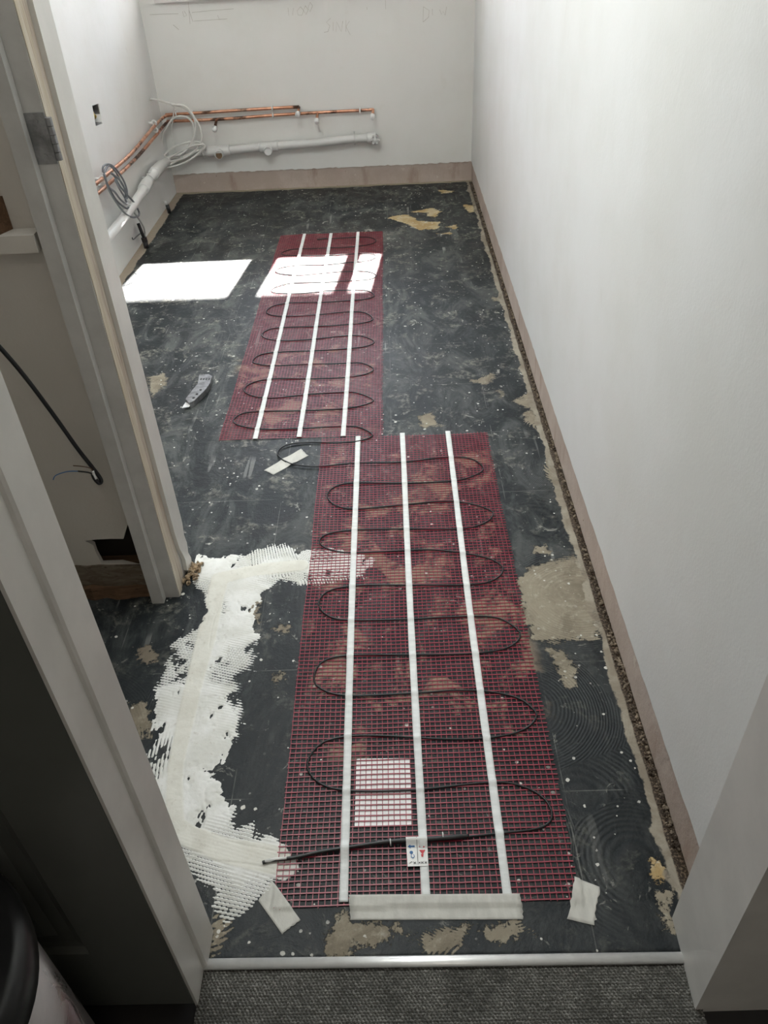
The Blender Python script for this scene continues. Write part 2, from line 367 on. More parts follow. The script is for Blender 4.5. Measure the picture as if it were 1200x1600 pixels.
# ================================================================== STRUCTURE
def struct(name, bm, m, parent=None, **k): return tag(obj(name, bm, m, parent, **k), kind='structure')
FX0, FY0 = -2.2, .535
gx = np.arange(FX0, XR+.0001, .01); gx = np.append(gx, XR+.012); gy = np.arange(FY0, YB+.012, .01); gy = np.append(gy, YB+.012)
GX, GY = np.meshgrid(gx, gy)
me, _ = grid_mesh('floor', GX, GY, np.zeros_like(GX))
def zp(pts, ox, oy, s): return [pz(ox+a/s, oy+b/s) for a, b in pts]
tanP = [zp([(75, 745), (150, 700), (250, 670), (345, 655), (400, 730), (440, 900), (450, 1030), (400, 1045), (350, 1030), (260, 1040), (150, 1030), (100, 900)], 780, 640, 2.857),
        zp([(200, 1060), (290, 1080), (355, 1160), (340, 1240), (290, 1250), (250, 1120)], 780, 640, 2.857),
        zp([(150, 605), (215, 605), (235, 650), (150, 640)], 780, 640, 2.857), zp([(190, 180), (235, 250), (280, 330), (250, 345), (215, 300)], 780, 640, 2.857), zp([(105, 0), (165, 0), (180, 80), (120, 60)], 780, 640, 2.857),
        zp([(530, 1420), (680, 1370), (690, 1400), (640, 1450), (560, 1430)], 600, 240, 4), zp([(800, 1545), (920, 1490), (940, 1600), (870, 1590)], 600, 240, 4), zp([(700, 1460), (760, 1500), (740, 1530)], 600, 240, 4),
        zp([(670, 895), (730, 895), (725, 925), (680, 915)], 600, 240, 4),
        zp([(500, 845), (560, 755), (600, 830), (700, 815), (800, 820), (790, 880), (660, 915), (600, 900), (600, 950), (500, 950)], 300, 1100, 2.4),
        zp([(850, 870), (930, 850), (1050, 820), (1000, 940), (870, 930)], 300, 1100, 2.4), zp([(1070, 830), (1200, 820), (1200, 910), (1100, 920)], 300, 1100, 2.4),
        zp([(70, 790), (130, 830), (90, 950), (55, 950)], 300, 1100, 2.4), zp([(0, 910), (170, 905), (220, 950), (0, 970)], 750, 1100, 2.667),
        zp([(25, 800), (85, 795), (80, 830), (40, 820)], 420, 660, 2.5), zp([(10, 985), (60, 975), (70, 1000), (30, 1020)], 420, 660, 2.5),
        zp([(690, 865), (770, 850), (785, 900), (740, 940), (710, 975)], 0, 300, 3), [pz(*q) for q in ((650, 650), (675, 645), (690, 665), (660, 670))],
        [pz(*q) for q in ((425, 1052), (448, 1050), (445, 1062), (428, 1066))], [pz(*q) for q in ((215, 1010), (235, 1005), (245, 1030), (222, 1040))],
        [pz(*q) for q in ((385, 925), (408, 935), (402, 975), (388, 960))], [pz(*q) for q in ((196, 1100), (228, 1095), (240, 1150), (215, 1160))],
        zp([(740, 780), (800, 760), (820, 980), (790, 975), (750, 900)], 750, 1100, 2.667)]
ochP = [zp([(20, 400), (130, 380), (190, 400), (200, 420), (350, 430), (330, 470), (220, 475), (150, 440)], 600, 240, 4), zp([(180, 365), (290, 340), (350, 360), (320, 395), (270, 390), (280, 368)], 600, 240, 4),
        zp([(350, 230), (430, 232), (430, 246), (365, 248)], 600, 240, 4), zp([(500, 318), (560, 325), (578, 360), (530, 368)], 600, 240, 4), zp([(390, 460), (450, 445), (450, 470)], 600, 240, 4),
        zp([(330, 500), (420, 492), (420, 503)], 600, 240, 4), zp([(720, 650), (770, 700), (770, 745), (738, 740)], 750, 1100, 2.667)]
allf = lambda Ps, add: np.max([sdf(GX, GY, p)+add for p in Ps], 0)
fattr(me, 'tan', np.clip(allf(tanP, -.002), -.2, .2)); fattr(me, 'ochre', np.clip(allf(ochP, .004), -.2, .2))
dust = .42+.58*np.exp(-((GY-2.9)/.9)**2)*np.exp(-((GX+.45)/.75)**2)+.25*(GY > 3.6)*(GX > -.6)
fattr(me, 'dust', np.clip(dust-.22*(GY < 1.2), 0, 1))
under = np.maximum(sdf(GX, GY, [pz(*q) for q in ((505, 700), (760, 700), (860, 1120), (800, 1180), (560, 1190), (470, 1180), (490, 860))]), sdf(GX, GY, [pz(*q) for q in ((360, 560), (600, 520), (600, 680), (345, 686))])-.03)
fattr(me, 'under', np.clip(under, -.3, .3))
comb = np.clip(sdf(GX, GY, [pz(*q) for q in ((780, 690), (880, 690), (1040, 1300), (1000, 1480), (880, 1470))])*20, 0, 1)
fattr(me, 'comb', comb)
floor = tag(mkobj('floor', me, M['floor']), kind='structure')
sol = floor.modifiers.new('thick', 'SOLIDIFY'); sol.thickness = .04; sol.offset = -1
struct('floor_hall', boxes((-1.6, 1.3, -1.4, FY0, -.05, -.012)), simple('dark_hall_boards', (.016, .014, .013), .5, var=.3, sc=8))

CZ = 2.42
# right wall: plaster sheet down to the bare strip, solid bare masonry behind
NJ = pz(1087, 1576); FJ = pz(1050, 1434); FJ2 = pz(1069, 1377)
def ragged(axis, a0, a1, zlow, ztop, n=90, amp=.004, seed=1):
    r = np.random.RandomState(seed); pts = []
    for i in range(n+1):
        a = a0+(a1-a0)*i/n; pts.append((a, zlow+float(amp*(r.rand()-.5)*2*(.4+.6*abs(math.sin(i*.7))))))
    return pts+[(a1, ztop), (a0, ztop)]
struct('wall_right', prism(ragged('x', .58, YB+.10, HS, CZ, 160, .003, 3), XR, XR+.10, 'x'), M['wall_r'])
struct('baseboard_right', boxes((XR+.006, XR+.09, .58, YB+.10, -.02, HS+.01)), M['bare'])
# left wall with a cut-out for the socket box
def plate(outer, holes, y0, y1, axis, name, m, parent=None):
    cu = bpy.data.curves.new(name, 'CURVE'); cu.dimensions = '2D'; cu.fill_mode = 'BOTH'; cu.extrude = abs(y1-y0)/2
    for ring in [outer]+holes:
        sp = cu.splines.new('POLY'); sp.points.add(len(ring)-1); sp.use_cyclic_u = True
        for p, q_ in zip(sp.points, ring): p.co = (q_[0], q_[1], 0, 1)
    tmp = bpy.data.objects.new('tmp', cu); C.objects.link(tmp); dg = bpy.context.evaluated_depsgraph_get()
    me = bpy.data.meshes.new_from_object(tmp.evaluated_get(dg)); bpy.data.objects.remove(tmp); bpy.data.curves.remove(cu)
    mid = (y0+y1)/2
    for v in me.vertices:
        a, b, c = v.co
        v.co = (a, mid-c, b) if axis == 'y' else (mid+c, a, b)
    me.name = name; me.materials.clear(); me.update(); return mkobj(name, me, m, parent)
sb = [px(x, y, XL) for x, y in ((144, 165), (154, 162), (160, 193), (150, 197))]
tag(plate([(1.475, -.02), (YB+.1, -.02), (YB+.1, CZ), (1.475, CZ)], [[(p[1], p[2]) for p in sb]], XL-.06, XL, 'x', 'wall_left', M['wall']), kind='structure')
struct('trim_1', boxes((XL-.12, XL-.0605, 1.4, YB+.1, -.02, CZ)), M['bare'])
# back wall with window opening
WX0, WX1, WZ0, WZ1 = -1.13, .13, .945, 1.99
wb = tag(plate(ragged('y', XL-.06, XR+.10, HS, CZ, 120, .004, 9), [[(WX0, WZ0), (WX1, WZ0), (WX1, WZ1), (WX0, WZ1)]], YB, YB+.012, 'y', 'wall_back', M['wall_b']), kind='structure')
struct('trim_2', boxes((XL-.06, WX0, YB+.0121, YB+.26, 0, CZ), (WX1, XR+.1, YB+.0121, YB+.26, 0, CZ), (WX0, WX1, YB+.0121, YB+.26, HS+.02, WZ0), (WX0, WX1, YB+.0121, YB+.26, WZ1, CZ)), M['wall'])
struct('baseboard_back', boxes((XL, XR+.005, YB+.005, YB+.012, -.02, HS+.012)), M['bare'])
struct('window_sill', boxes((WX0-.02, WX1+.02, YB-.03, YB+.13, .918, .944)), M['gloss'], bevel=.004)
# window frame
GY0 = YB+.13
wf = boxes((WX0, WX1, GY0, GY0+.06, .945, .985), (WX0, WX1, GY0, GY0+.06, WZ1-.05, WZ1), (WX0, -1.02, GY0, GY0+.06, .985, WZ1-.05), (.085, WX1, GY0, GY0+.06, .985, WZ1-.05),
           (-.515, -.395, GY0, GY0+.06, .985, WZ1-.05), (-.072, -.012, GY0, GY0+.06, .985, WZ1-.05))
wfo = struct('window_1', wf, M['white_pl'], bevel=.003)
g = NT('window_glass'); tr = g.n('ShaderNodeBsdfTransparent'); gl = g.n('ShaderNodeBsdfGlossy'); mx = g.n('ShaderNodeMixShader'); fr = g.n('ShaderNodeFresnel')
gl.inputs['Roughness'].default_value = .02; fr.inputs[0].default_value = 1.45
g.t.links.new(fr.outputs[0], mx.inputs[0]); g.t.links.new(tr.outputs[0], mx.inputs[1]); g.t.links.new(gl.outputs[0], mx.inputs[2]); g.t.links.new(mx.outputs[0], g.t.nodes['Material Output'].inputs[0])
for a, b in ((-1.02, -.515), (-.395, -.072), (-.012, .085)):
    obj('pane', boxes((a, b, GY0+.028, GY0+.032, .985, WZ1-.05)), g.m, wfo)
# unseen eaves added over the window to cut off sun, and the yard outside
struct('added_sun_baffle', boxes((-2.2, 1.4, YB+.26, GY0+1.13, 2.44, 2.50)), M['gloss'])
struct('ceiling', boxes((-2.3, XR+.2, .45, YB+.26, CZ, CZ+.08)), M['ceiling'])
struct('ceiling_hall', boxes((-1.7, 1.4, -1.5, .45, CZ, CZ+.08)), M['ceiling'])
struct('ground_outside', boxes((-6, 6, YB+.27, 14, -.3, -.2)), simple('paving_outside', (.32, .31, .29), .8))
# hall shell
hallm = simple('hall_paint', (.62, .60, .56), .8)
struct('wall_hall_rear', boxes((-1.6, 1.3, -1.45, -1.4, -.05, CZ)), hallm)
struct('wall_hall_left', boxes((-1.65, -1.6, -1.45, .48, -.05, CZ)), hallm)
struct('wall_hall_right', boxes((1.3, 1.35, -1.45, .6, -.05, CZ)), hallm)
struct('wall_hall_front_right', prism([(NJ[0], NJ[1]), (1.3, NJ[1]+.01), (1.3, .60), (XR+.10, .60), (XR+.002, FJ2[1]), (FJ[0], FJ[1])], -.02, CZ, 'z'), M['gloss'], bevel=.004)
struct('wall_hall_over_door', boxes((XJ-.02, NJ[0], .475, .585, 2.05, CZ)), M['wall'])
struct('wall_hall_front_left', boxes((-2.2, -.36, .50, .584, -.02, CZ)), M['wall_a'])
# near door lining: two flat planks with a proud stop
dl = struct('door_2', boxes((XJ-.004, XJ, .4775, .584, -.012, 2.05)), M['gloss'], bevel=.0012)
obj('door_stop', prism([(XJ-.001, .5255), (XJ+.0035, .5275), (XJ+.006, .5305), (XJ+.006, .5835), (XJ-.001, .5835)], 0, 2.05, 'z'), M['gloss'], dl)
# panelled door leaf folded flat beside the doorway
def leaf():
    bm = bmesh.new(); Yf = .4768; x0, x1 = -1.06, XJ-.0045
    zs = [(.177, .90), (1.05, 1.90)]; pxa, pxb = -.94, -.448
    def quad(a, b, c, d, y=Yf): bm.faces.new([bm.verts.new((p[0], y, p[1])) for p in (a, b, c, d)])
    quad((x0, .004), (x1, .004), (x1, 2.0), (x1, 2.0)) if False else None
    for (a, b, c, d) in ((x0, x1, .004, .177), (x0, x1, .90, 1.05), (x0, x1, 1.90, 2.0), (x0, pxa, .177, .90), (pxb, x1, .177, .90), (x0, pxa, 1.05, 1.90), (pxb, x1, 1.05, 1.90)):
        quad((a, c), (b, c), (b, d), (a, d))
    for z0, z1 in zs:
        loops = []
        for ins, dep in ((0, 0), (.006, .008), (.016, .010), (.036, .010), (.048, .003), (.052, .0025)):
            loops.append([bm.verts.new((x, Yf+dep, z)) for x, z in ((pxa+ins, z0+ins), (pxb-ins, z0+ins), (pxb-ins, z1-ins), (pxa+ins, z1-ins))])
        for A, B in zip(loops, loops[1:]):
            for k in range(4): bm.faces.new((A[k], A[(k+1) % 4], B[(k+1) % 4], B[k]))
        bm.faces.new(loops[-1])
    box(bm, x0, x1, Yf+.012, Yf+.022, .004, 2.0)
    bm2 = bm
    for (a, b, c, d) in (((x0, Yf), (x0, Yf+.012), .004, 2.0), ((x1, Yf), (x1, Yf+.012), .004, 2.0)):
        bm.faces.new([bm.verts.new(p) for p in ((a[0], a[1], c), (b[0], b[1], c), (b[0], b[1], d), (a[0], a[1], d))])
    bmesh.ops.remove_doubles(bm, verts=bm.verts, dist=1e-5)
    return bm
lf = struct('door_3', leaf(), simple('grey_satin_door', (.12, .125, .112), .32, var=.04, sc=6))

# ---------------- cupboard opening on the left with its post
AY = 1.375
hp = [py(x, y, AY) for x, y in ((133, 845), (150, 843), (172, 842), (193, 842), (199, 820), (207, 830), (217, 850), (223, 880), (215, 886), (190, 880), (159, 881), (150, 864), (146, 852))]
hole = [(p[0], p[2]) for p in hp]
alc = tag(plate([(-2.2, .105), (-1.3, .102), (-.84, .108), (-.76, .104), (-.745, .100), (-.742, -.02), (-.604, -.02), (-.604, CZ), (-2.2, CZ)] if False else
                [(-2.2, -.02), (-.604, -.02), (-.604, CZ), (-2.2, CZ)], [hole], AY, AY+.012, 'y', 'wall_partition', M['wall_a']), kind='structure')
struct('trim_4', boxes((-2.2, -.604, AY+.055, AY+.10, -.02, CZ)), M['dark'])  # near-black board behind the hole; the hollow's darkness is painted in
struct('trim_7', boxes((-2.2, -.604, AY+.012, AY+.055, -.02, .075), (-2.2, -.604, AY+.012, AY+.055, .25, CZ), (-2.2, -.74, AY+.012, AY+.055, .075, .25)), M['brown'])
# bare brown strip and rough timber along the foot of the cupboard wall
def rough_strip(x0, x1, y0, y1, z0, z1, n, amp, seed):
    r = np.random.RandomState(seed); bm = bmesh.new(); prev = None
    for i in range(n+1):
        x = x0+(x1-x0)*i/n; j = (r.rand(3)-.5)*2*amp
        row = [bm.verts.new(p) for p in ((x, y1, z0), (x, y0+j[0], z0), (x, y0+j[1], z1+j[2]), (x, y1, z1+j[2]))]
        if prev:
            for k in range(4): bm.faces.new((prev[k], prev[(k+1) % 4], row[(k+1) % 4], row[k]))
        else: bm.faces.new(row)
        prev = row
    bm.faces.new(prev[::-1]); return bm
struct('baseboard_cupboard', rough_strip(-2.2, -.608, AY-.006, AY, .0, .095, 60, .0025, 5), wood_mat('bare_plaster_foot', (.13, .10, .07), (.20, .165, .125), (.06, .04, .025), (6, 6, 20)))
struct('trim_5', rough_strip(-2.2, -.61, AY-.016, AY-.006, .0, .035, 60, .005, 6), M['brown'])
struct('wall_cupboard_left', boxes((-2.25, -2.2, .45, 1.6, -.02, CZ)), M['wall_a'])
# post: stop, rebated lining, bare timber edge, white cover board
d1 = struct('door_1', boxes((-.604, -.540, 1.358, 1.372, 0, CZ), (-.604, -.541, 1.372, 1.46, 0, CZ)), M['gloss_grey'])
obj('door_stop', boxes((-.600, -.572, 1.338, 1.3575, 0, CZ)), M['gloss_grey'], d1, bevel=.003)
def wavy_strip(face_x, thick, y0f, y1f, z0, z1, n, seed, m, name, parent):
    r = np.random.RandomState(seed); bm = bmesh.new(); prev = None
    for i in range(n+1):
        z = z0+(z1-z0)*i/n; a = y0f+(r.rand()-.5)*.003; b = y1f+(r.rand()-.5)*.006+.004*math.sin(z*7)
        row = [bm.verts.new(p) for p in ((face_x-thick, a, z), (face_x, a, z), (face_x, b, z), (face_x-thick, b, z))]
        if prev:
            for k in range(4): bm.faces.new((prev[k], prev[(k+1) % 4], row[(k+1) % 4], row[k]))
        else: bm.faces.new(row[::-1])
        prev = row
    bm.faces.new(prev); return obj(name, bm, m, parent)
tag(wavy_strip(-.5385, .0012, 1.360, 1.385, .0, CZ, 50, 3, M['raw'], 'timber_edge', d1), 'bare pine edge of the lining')
tag(wavy_strip(-.5400, .0008, 1.383, 1.418, .0, CZ, 50, 4, M['rawgrey'], 'timber_edge', d1), 'paint-smeared greyish timber edge')
# white cover board, broken away at its foot
cb = [(1.412, .16), (1.418, .10), (1.428, .075), (1.436, .05), (1.431, .02), (1.445, 0), (1.474, 0), (1.478, .02), (1.468, .045), (1.476, .07), (1.470, .10), (1.479, .13), (1.479, CZ), (1.410, CZ), (1.406, 1.7), (1.412, 1.3), (1.407, .9), (1.412, .5)]
obj('cover_board', prism(cb, -.5405, -.531, 'x'), M['gloss'], d1)
struct('trim_6', boxes((-2.2, -.545, 1.4601, 1.479, 0, CZ)), M['wall'])
# hinge
hg = py(66, 217, 1.3565); hz = hg[2]
hin = obj('hinge', boxes((-.572, -.5400, 1.3555, 1.3585, hz-.038, hz+.038)), M['steel'], d1, bevel=.001)
kb = bmesh.new()
for k in range(5):
    z0 = hz-.032+k*.0128; tube([(-.5345, 1.354, z0), (-.5345, 1.354, z0+.0118)], .0055, 12, kb)
box(kb, -.5405, -.5345, 1.3535, 1.356, hz-.018, hz+.018)
obj('knuckle', kb, M['steel'], hin)
for dz in (-.026, 0, .026): obj('screw', tube([(-.556, 1.3535, hz+dz), (-.556, 1.3556, hz+dz)], .0042, 12), M['steel'], hin)

# ================================================================== FLOOR FILLER (real relief)
OLX = -.2318
FP = [pz(*q) for q in ((300, 872), (345, 876), (385, 872), (402, 860), (430, 855), (455, 850), (480, 857), (540, 862), (590, 872), (560, 900), (500, 916), (460, 915), (440, 914), (412, 930), (404, 955), (400, 1000), (388, 1018), (384, 1045), (363, 1055), (370, 1090),
      (374, 1120), (372, 1146), (362, 1166), (342, 1190), (322, 1205), (338, 1222), (342, 1242), (364, 1260), (368, 1292), (396, 1285), (402, 1304), (430, 1308), (470, 1340), (470, 1370), (430, 1385), (410, 1405), (392, 1430), (362, 1446), (342, 1428), (329, 1410),
      (300, 1372), (230, 1300), (190, 1230), (225, 1186), (230, 1165), (243, 1130), (240, 1105), (247, 1075), (268, 1040), (272, 1008), (300, 990), (322, 958), (312, 930), (300, 905))]
BAND = [pz(*q) for q in ((470, 885), (400, 893), (345, 905), (330, 960), (308, 1050), (290, 1130), (275, 1200), (272, 1290), (292, 1305), (350, 1330), (430, 1345))]
fp = np.array(FP); x0_, x1_, y0_, y1_ = fp[:, 0].min()-.03, fp[:, 0].max()+.03, fp[:, 1].min()-.03, fp[:, 1].max()+.03
st = .0019
fx, fy = np.meshgrid(np.arange(x0_, x1_, st), np.arange(y0_, y1_, st))
D = sdf(fx, fy, FP); BD = line_dist(fx, fy, BAND)
cx1, cy1 = pz(250, 1130)[:2]; cx2, cy2 = pz(420, 1180)[:2]
ra = np.hypot(fx-(-.95), fy-1.0); rb = np.hypot(fx-cx2-.05, fy-cy2)
sel = vnoise(fx, fy, 7, 41) > -.1
ang = .35*vnoise(fx, fy, 4, 42)
lin = np.where(fy > 1.02, fx*math.cos(.25)+fy*.28, np.where(fy > .80, fx+.12*fy, rb))
ribs = np.sin((lin+.010*vnoise(fx, fy, 6, 43))*2*PI/.0068)
ribs2 = np.sin((fy+.3*fx+.006*vnoise(fx, fy, 9, 44))*2*PI/.0068)
ribs = np.where(sel, ribs, ribs2)
edge = np.clip(1-D/.075, 0, 1)
body = .0018+.0010*fbm(fx, fy, 14, 51, 4)
rag = .026*fbm(fx, fy, 28, 52, 5, .62)+.012*vnoise(fx, fy, 8, 53)
H = np.clip((D+rag)/.008, -1, 1)*.0014+body*np.clip((D+rag)/.02, 0, 1)
H += ribs*.0011*edge*np.clip(.55+1.2*vnoise(fx, fy, 5, 54), 0, 1.3) - .0005*edge
holes_ = fbm(fx, fy, 22, 55, 4, .6); H -= np.clip(holes_-.36, 0, 1)*.016*np.clip(edge+.15, 0, 1)
bw = .023+.009*vnoise(fx, fy, 6, 61); bm_ = np.clip((bw-BD)/.004, 0, 1); bm_ *= (D > .0)
H = np.maximum(H, bm_*(.0035+.0012*fbm(fx, fy, 7, 62, 3)-.0008))+bm_*.0004
crease = np.abs(BD-(.020+.012*vnoise(fx, fy, 5, 63))); H -= np.clip(1-crease/.0016, 0, 1)*.0018*bm_*(vnoise(fx, fy, 9, 64) > -.2)
H += .00025*fbm(fx, fy, 60, 65, 3)
H = np.minimum(H, (D+rag+ribs*.012*np.clip(vnoise(fx, fy, 6, 66)+.4, 0, 1))*.35)
zone = np.clip((vnoise(fx, fy, 9, 67)+.15)*3, 0, 1)*np.clip((.060-D)/.02, 0, 1)*(1-bm_)
H = H-zone*np.clip(-ribs-.05, 0, 1)*.0060
H = H-np.clip(fbm(fx, fy*.5, 40, 68, 4, .65)-.30, 0, 1)*.02*(1-bm_)*np.clip((.09-D)/.05, .15, 1)
inmat = (fx > OLX-.002) & (fy > .615)
H = np.where(inmat, np.minimum(H, .0009), H)
Z = np.clip(H, -.0008, .012)
zc = np.maximum.reduce([Z[:-1, :-1], Z[1:, :-1], Z[:-1, 1:], Z[1:, 1:]])
# keep clear of the lining and the post
okx = ~((fx[:-1, :-1] < XJ+.01) & (fy[:-1, :-1] < .60)) & ~((fx[:-1, :-1] < -.527) & (fy[:-1, :-1] > 1.335))
me, used = grid_mesh('floor_filler', fx, fy, Z, (zc > 0) & okx)
fattr(me, 'band', np.clip(bm_.ravel()[used], 0, 1))
tag(mkobj('floor_filler', me, M['filler'], None, True), 'white floor filler trowelled in a rough strip where a wall once stood, left of the red mat', 'floor filler', kind='stuff')

# grit in the open joint along the right wall
gb = bmesh.new(); r_ = random.Random(4)
for i in range(1500):
    y = .70+(YB-.75)*(r_.random()**1.35); x = XR+.004-abs(r_.gauss(0, .005)); s = r_.uniform(.0014, .0046)
    m4 = Matrix.Translation((min(x, XR+.002), y, s*.35)) @ Matrix.Rotation(r_.random()*6, 4, Vector((r_.random(), r_.random(), r_.random()+.1))) @ Matrix.Diagonal((s, s*1.4, s*.7, 1))
    bmesh.ops.create_icosphere(gb, subdivisions=1, radius=1, matrix=m4)
t = NT('mortar_grit'); nz = t.noise(70, 3); t.set(t.mix(t.step(nz, .42, .62), (.045, .030, .019), (.25, .20, .145)), .9)
tag(obj('mortar_grit', gb, t.m), 'brown mortar grit in the open joint along the foot of the right wall', 'rubble', kind='stuff')
# broken plaster lumps at the foot of the post
gb = bmesh.new()
for i in range(70):
    s = r_.uniform(.002, .007); m4 = Matrix.Translation((r_.uniform(-.538, -.505), r_.uniform(1.40, 1.475), s*.5+r_.random()*.008)) @ Matrix.Rotation(r_.random()*6, 4, Vector((r_.random(), r_.random(), .3))) @ Matrix.Diagonal((s, s*1.5, s*.6, 1))
    bmesh.ops.create_icosphere(gb, subdivisions=1, radius=1, matrix=m4)
tag(obj('plaster_rubble', gb, simple('brown_cream_rubble', (.30, .22, .14), .9, var=.6, sc=80)), 'small brown and cream plaster crumbs at the broken foot of the post', 'rubble', kind='stuff')

# ================================================================== CARPET and THRESHOLD
NP = pz(1085, 1590)
cs = .00115
ux, uy = np.meshgrid(np.arange(XJ-.002, NJ[0]+.012, cs), np.arange(.27, .527, cs))
pitch_x, pitch_y = .0056, .0042
row = np.floor(uy/pitch_y); sh = (row % 2)*.5; wx = ux/pitch_x+sh+.18*vnoise(ux, uy, 60, 71)
col = np.floor(wx); lx = (wx-col-.5)*2; ly = ((uy/pitch_y)-row-.5)*2
bumpc = np.sqrt(np.clip(1-.85*(lx+.35*ly)**2-.8*ly**2, 0, 1))
rnd = ((np.sin(col*12.9898+row*78.233)*43758.5453) % 1)
me, _ = grid_mesh('carpet', ux, uy, -.006+.0042*bumpc*(.6+.4*rnd)+.0008*vnoise(ux, uy, 300, 72))
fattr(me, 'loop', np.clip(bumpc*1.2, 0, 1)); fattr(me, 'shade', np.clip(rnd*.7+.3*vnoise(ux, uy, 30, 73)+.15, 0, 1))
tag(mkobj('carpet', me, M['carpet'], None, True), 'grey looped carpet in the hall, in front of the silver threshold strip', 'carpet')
L0, L1 = pz(318, 1507), pz(1068, 1496.5)
prof = [(-.0085, 0), (-.0080, .002), (-.005, .0042), (0, .005), (.005, .0042), (.0080, .002), (.0085, 0)]
bm = bmesh.new(); dirv = np.array([L1[0]-L0[0], L1[1]-L0[1]]); dirv /= np.linalg.norm(dirv); nv = np.array([-dirv[1], dirv[0]])
ends = []
for p in (L0, L1): ends.append([bm.verts.new((p[0]+nv[0]*a, p[1]+nv[1]*a, b)) for a, b in prof])
for i in range(6): bm.faces.new((ends[0][i], ends[1][i], ends[1][i+1], ends[0][i+1]))
bm.faces.new((ends[0][0], ends[0][6], ends[1][6], ends[1][0])); bm.faces.new(ends[0]); bm.faces.new(ends[1][::-1])
th = obj('threshold_strip', bm, M['alu'], None, True); tag(th, 'silver aluminium threshold strip across the doorway between black floor and carpet', 'threshold strip')

# ================================================================== HEATING MATS
NR = .0013
def make_net(name, o, ang, Wd, Ln, parent, seed):
    a = math.radians(ang); ca, sa = math.cos(a), math.sin(a); pitch = .0105; bm = bmesh.new(); V = []; Fc = []
    def wx_(u, v): return .0022*vnoise(np.array([u*1.]), np.array([v*1.]), 5, seed)[0]+.0005*vnoise(np.array([u*1.]), np.array([v*1.]), 90, seed+1)[0]
    def strand(pts, hw, z0, z1, across):
        base = len(V)
        for (u, v) in pts:
            du = wx_(u, v); dv = wx_(v+3.1, u+1.7); u2, v2 = u+du, v+dv
            zo = .0009*(.5+.5*math.sin(u*23+seed)*math.cos(v*17)); 
            for s_ in (-1, 1):
                uu, vv = (u2, v2+s_*hw) if across else (u2+s_*hw, v2)
                X_, Y_ = o[0]+ca*uu-sa*vv, o[1]+sa*uu+ca*vv
                V.append((X_, Y_, z0+zo)); V.append((X_, Y_, z1+zo))
        n = len(pts)
        for i in range(n-1):
            b = base+i*4; c = b+4
            Fc.extend([(b, b+1, c+1, c), (b+1, b+3, c+3, c+1), (b+3, b+2, c+2, c+3), (b+2, b, c, c+2)])
        Fc.append((base, base+2, base+3, base+1)); b = base+(n-1)*4; Fc.append((b, b+1, b+3, b+2))
    r = random.Random(seed)
    nrow = int(Ln/pitch); ncol = int(Wd/pitch)
    for i in range(nrow+1):
        v = i*pitch; u0 = -r.uniform(0, .003); u1 = Wd+r.uniform(0, .004); k = 26
        strand([(u0+(u1-u0)*j/k, v) for j in range(k+1)], .00105, .0016, .0026, True)
    for i in range(ncol+1):
        u = i*pitch; v0 = -r.uniform(0, .004); v1 = Ln+r.uniform(0, .004); k = int(Ln/.02)
        strand([(u, v0+(v1-v0)*j/k) for j in range(k+1)], .00065, .0012, .0020, False)
    me = bpy.data.meshes.new(name); me.from_pydata(V, [], Fc); me.update()
    return mkobj(name, me, M['net'], parent)
def cable_path(P, z=.0045): return catmull([(p[0], p[1], z+.0006*math.sin(i*1.3)) for i, p in enumerate(P)], 7)
def tape_strip(A, B, width, path, parent, name='tape_strip', cr_=.0018):
    A, B = np.array(A[:2]), np.array(B[:2]); d = B-A; Ln = np.linalg.norm(d); d /= Ln; n = np.array([-d[1], d[0]])
    ks = []
    for p, q_, a_, b_ in [(p, q_, .0044, .0068) for p, q_ in zip(path, path[1:])]+[(p, q_, .0088, .011) for p, q_ in zip(LEAD, LEAD[1:])]:
        s0, s1 = n@(np.array(p[:2])-A), n@(np.array(q_[:2])-A)
        if s0*s1 <= 0 and s0 != s1:
            f = s0/(s0-s1); pp = np.array(p[:2])+(np.array(q_[:2])-np.array(p[:2]))*f; t_ = d@(pp-A)
            if 0 < t_ < Ln: ks.append((t_, a_, b_))
    N = int(Ln/.004); V = []; F = []
    rr = np.random.RandomState(int(Ln*1000)); 
    for i in range(N+1):
        t_ = Ln*i/N; h = .0041+max([a_*math.exp(-((t_-k)/b_)**2) for k, a_, b_ in ks]+[0])
        w_ = width/2*(1+.03*math.sin(t_*31)); off = .0012*math.sin(t_*4.1+width*100)
        for s_, dz in ((-1, -.0004), (-.45, 0), (.45, 0), (1, -.0004)):
            p = A+d*t_+n*(s_*w_+off); V.append((p[0], p[1], h+dz)); 
        for s_ in (1, -1):
            p = A+d*t_+n*(s_*w_+off); V.append((p[0], p[1], h-.0007))
    for i in range(N):
        b = i*6; c = b+6
        for k in range(6): F.append((b+k, b+(k+1) % 6, c+(k+1) % 6, c+k))
    F.append((5, 4, 3, 2, 1, 0)); b = N*6; F.append(tuple(b+k for k in range(6)))
    me = bpy.data.meshes.new(name); me.from_pydata(V, [], F); me.update(); o = mkobj(name, me, M['tape'], parent, True); return o

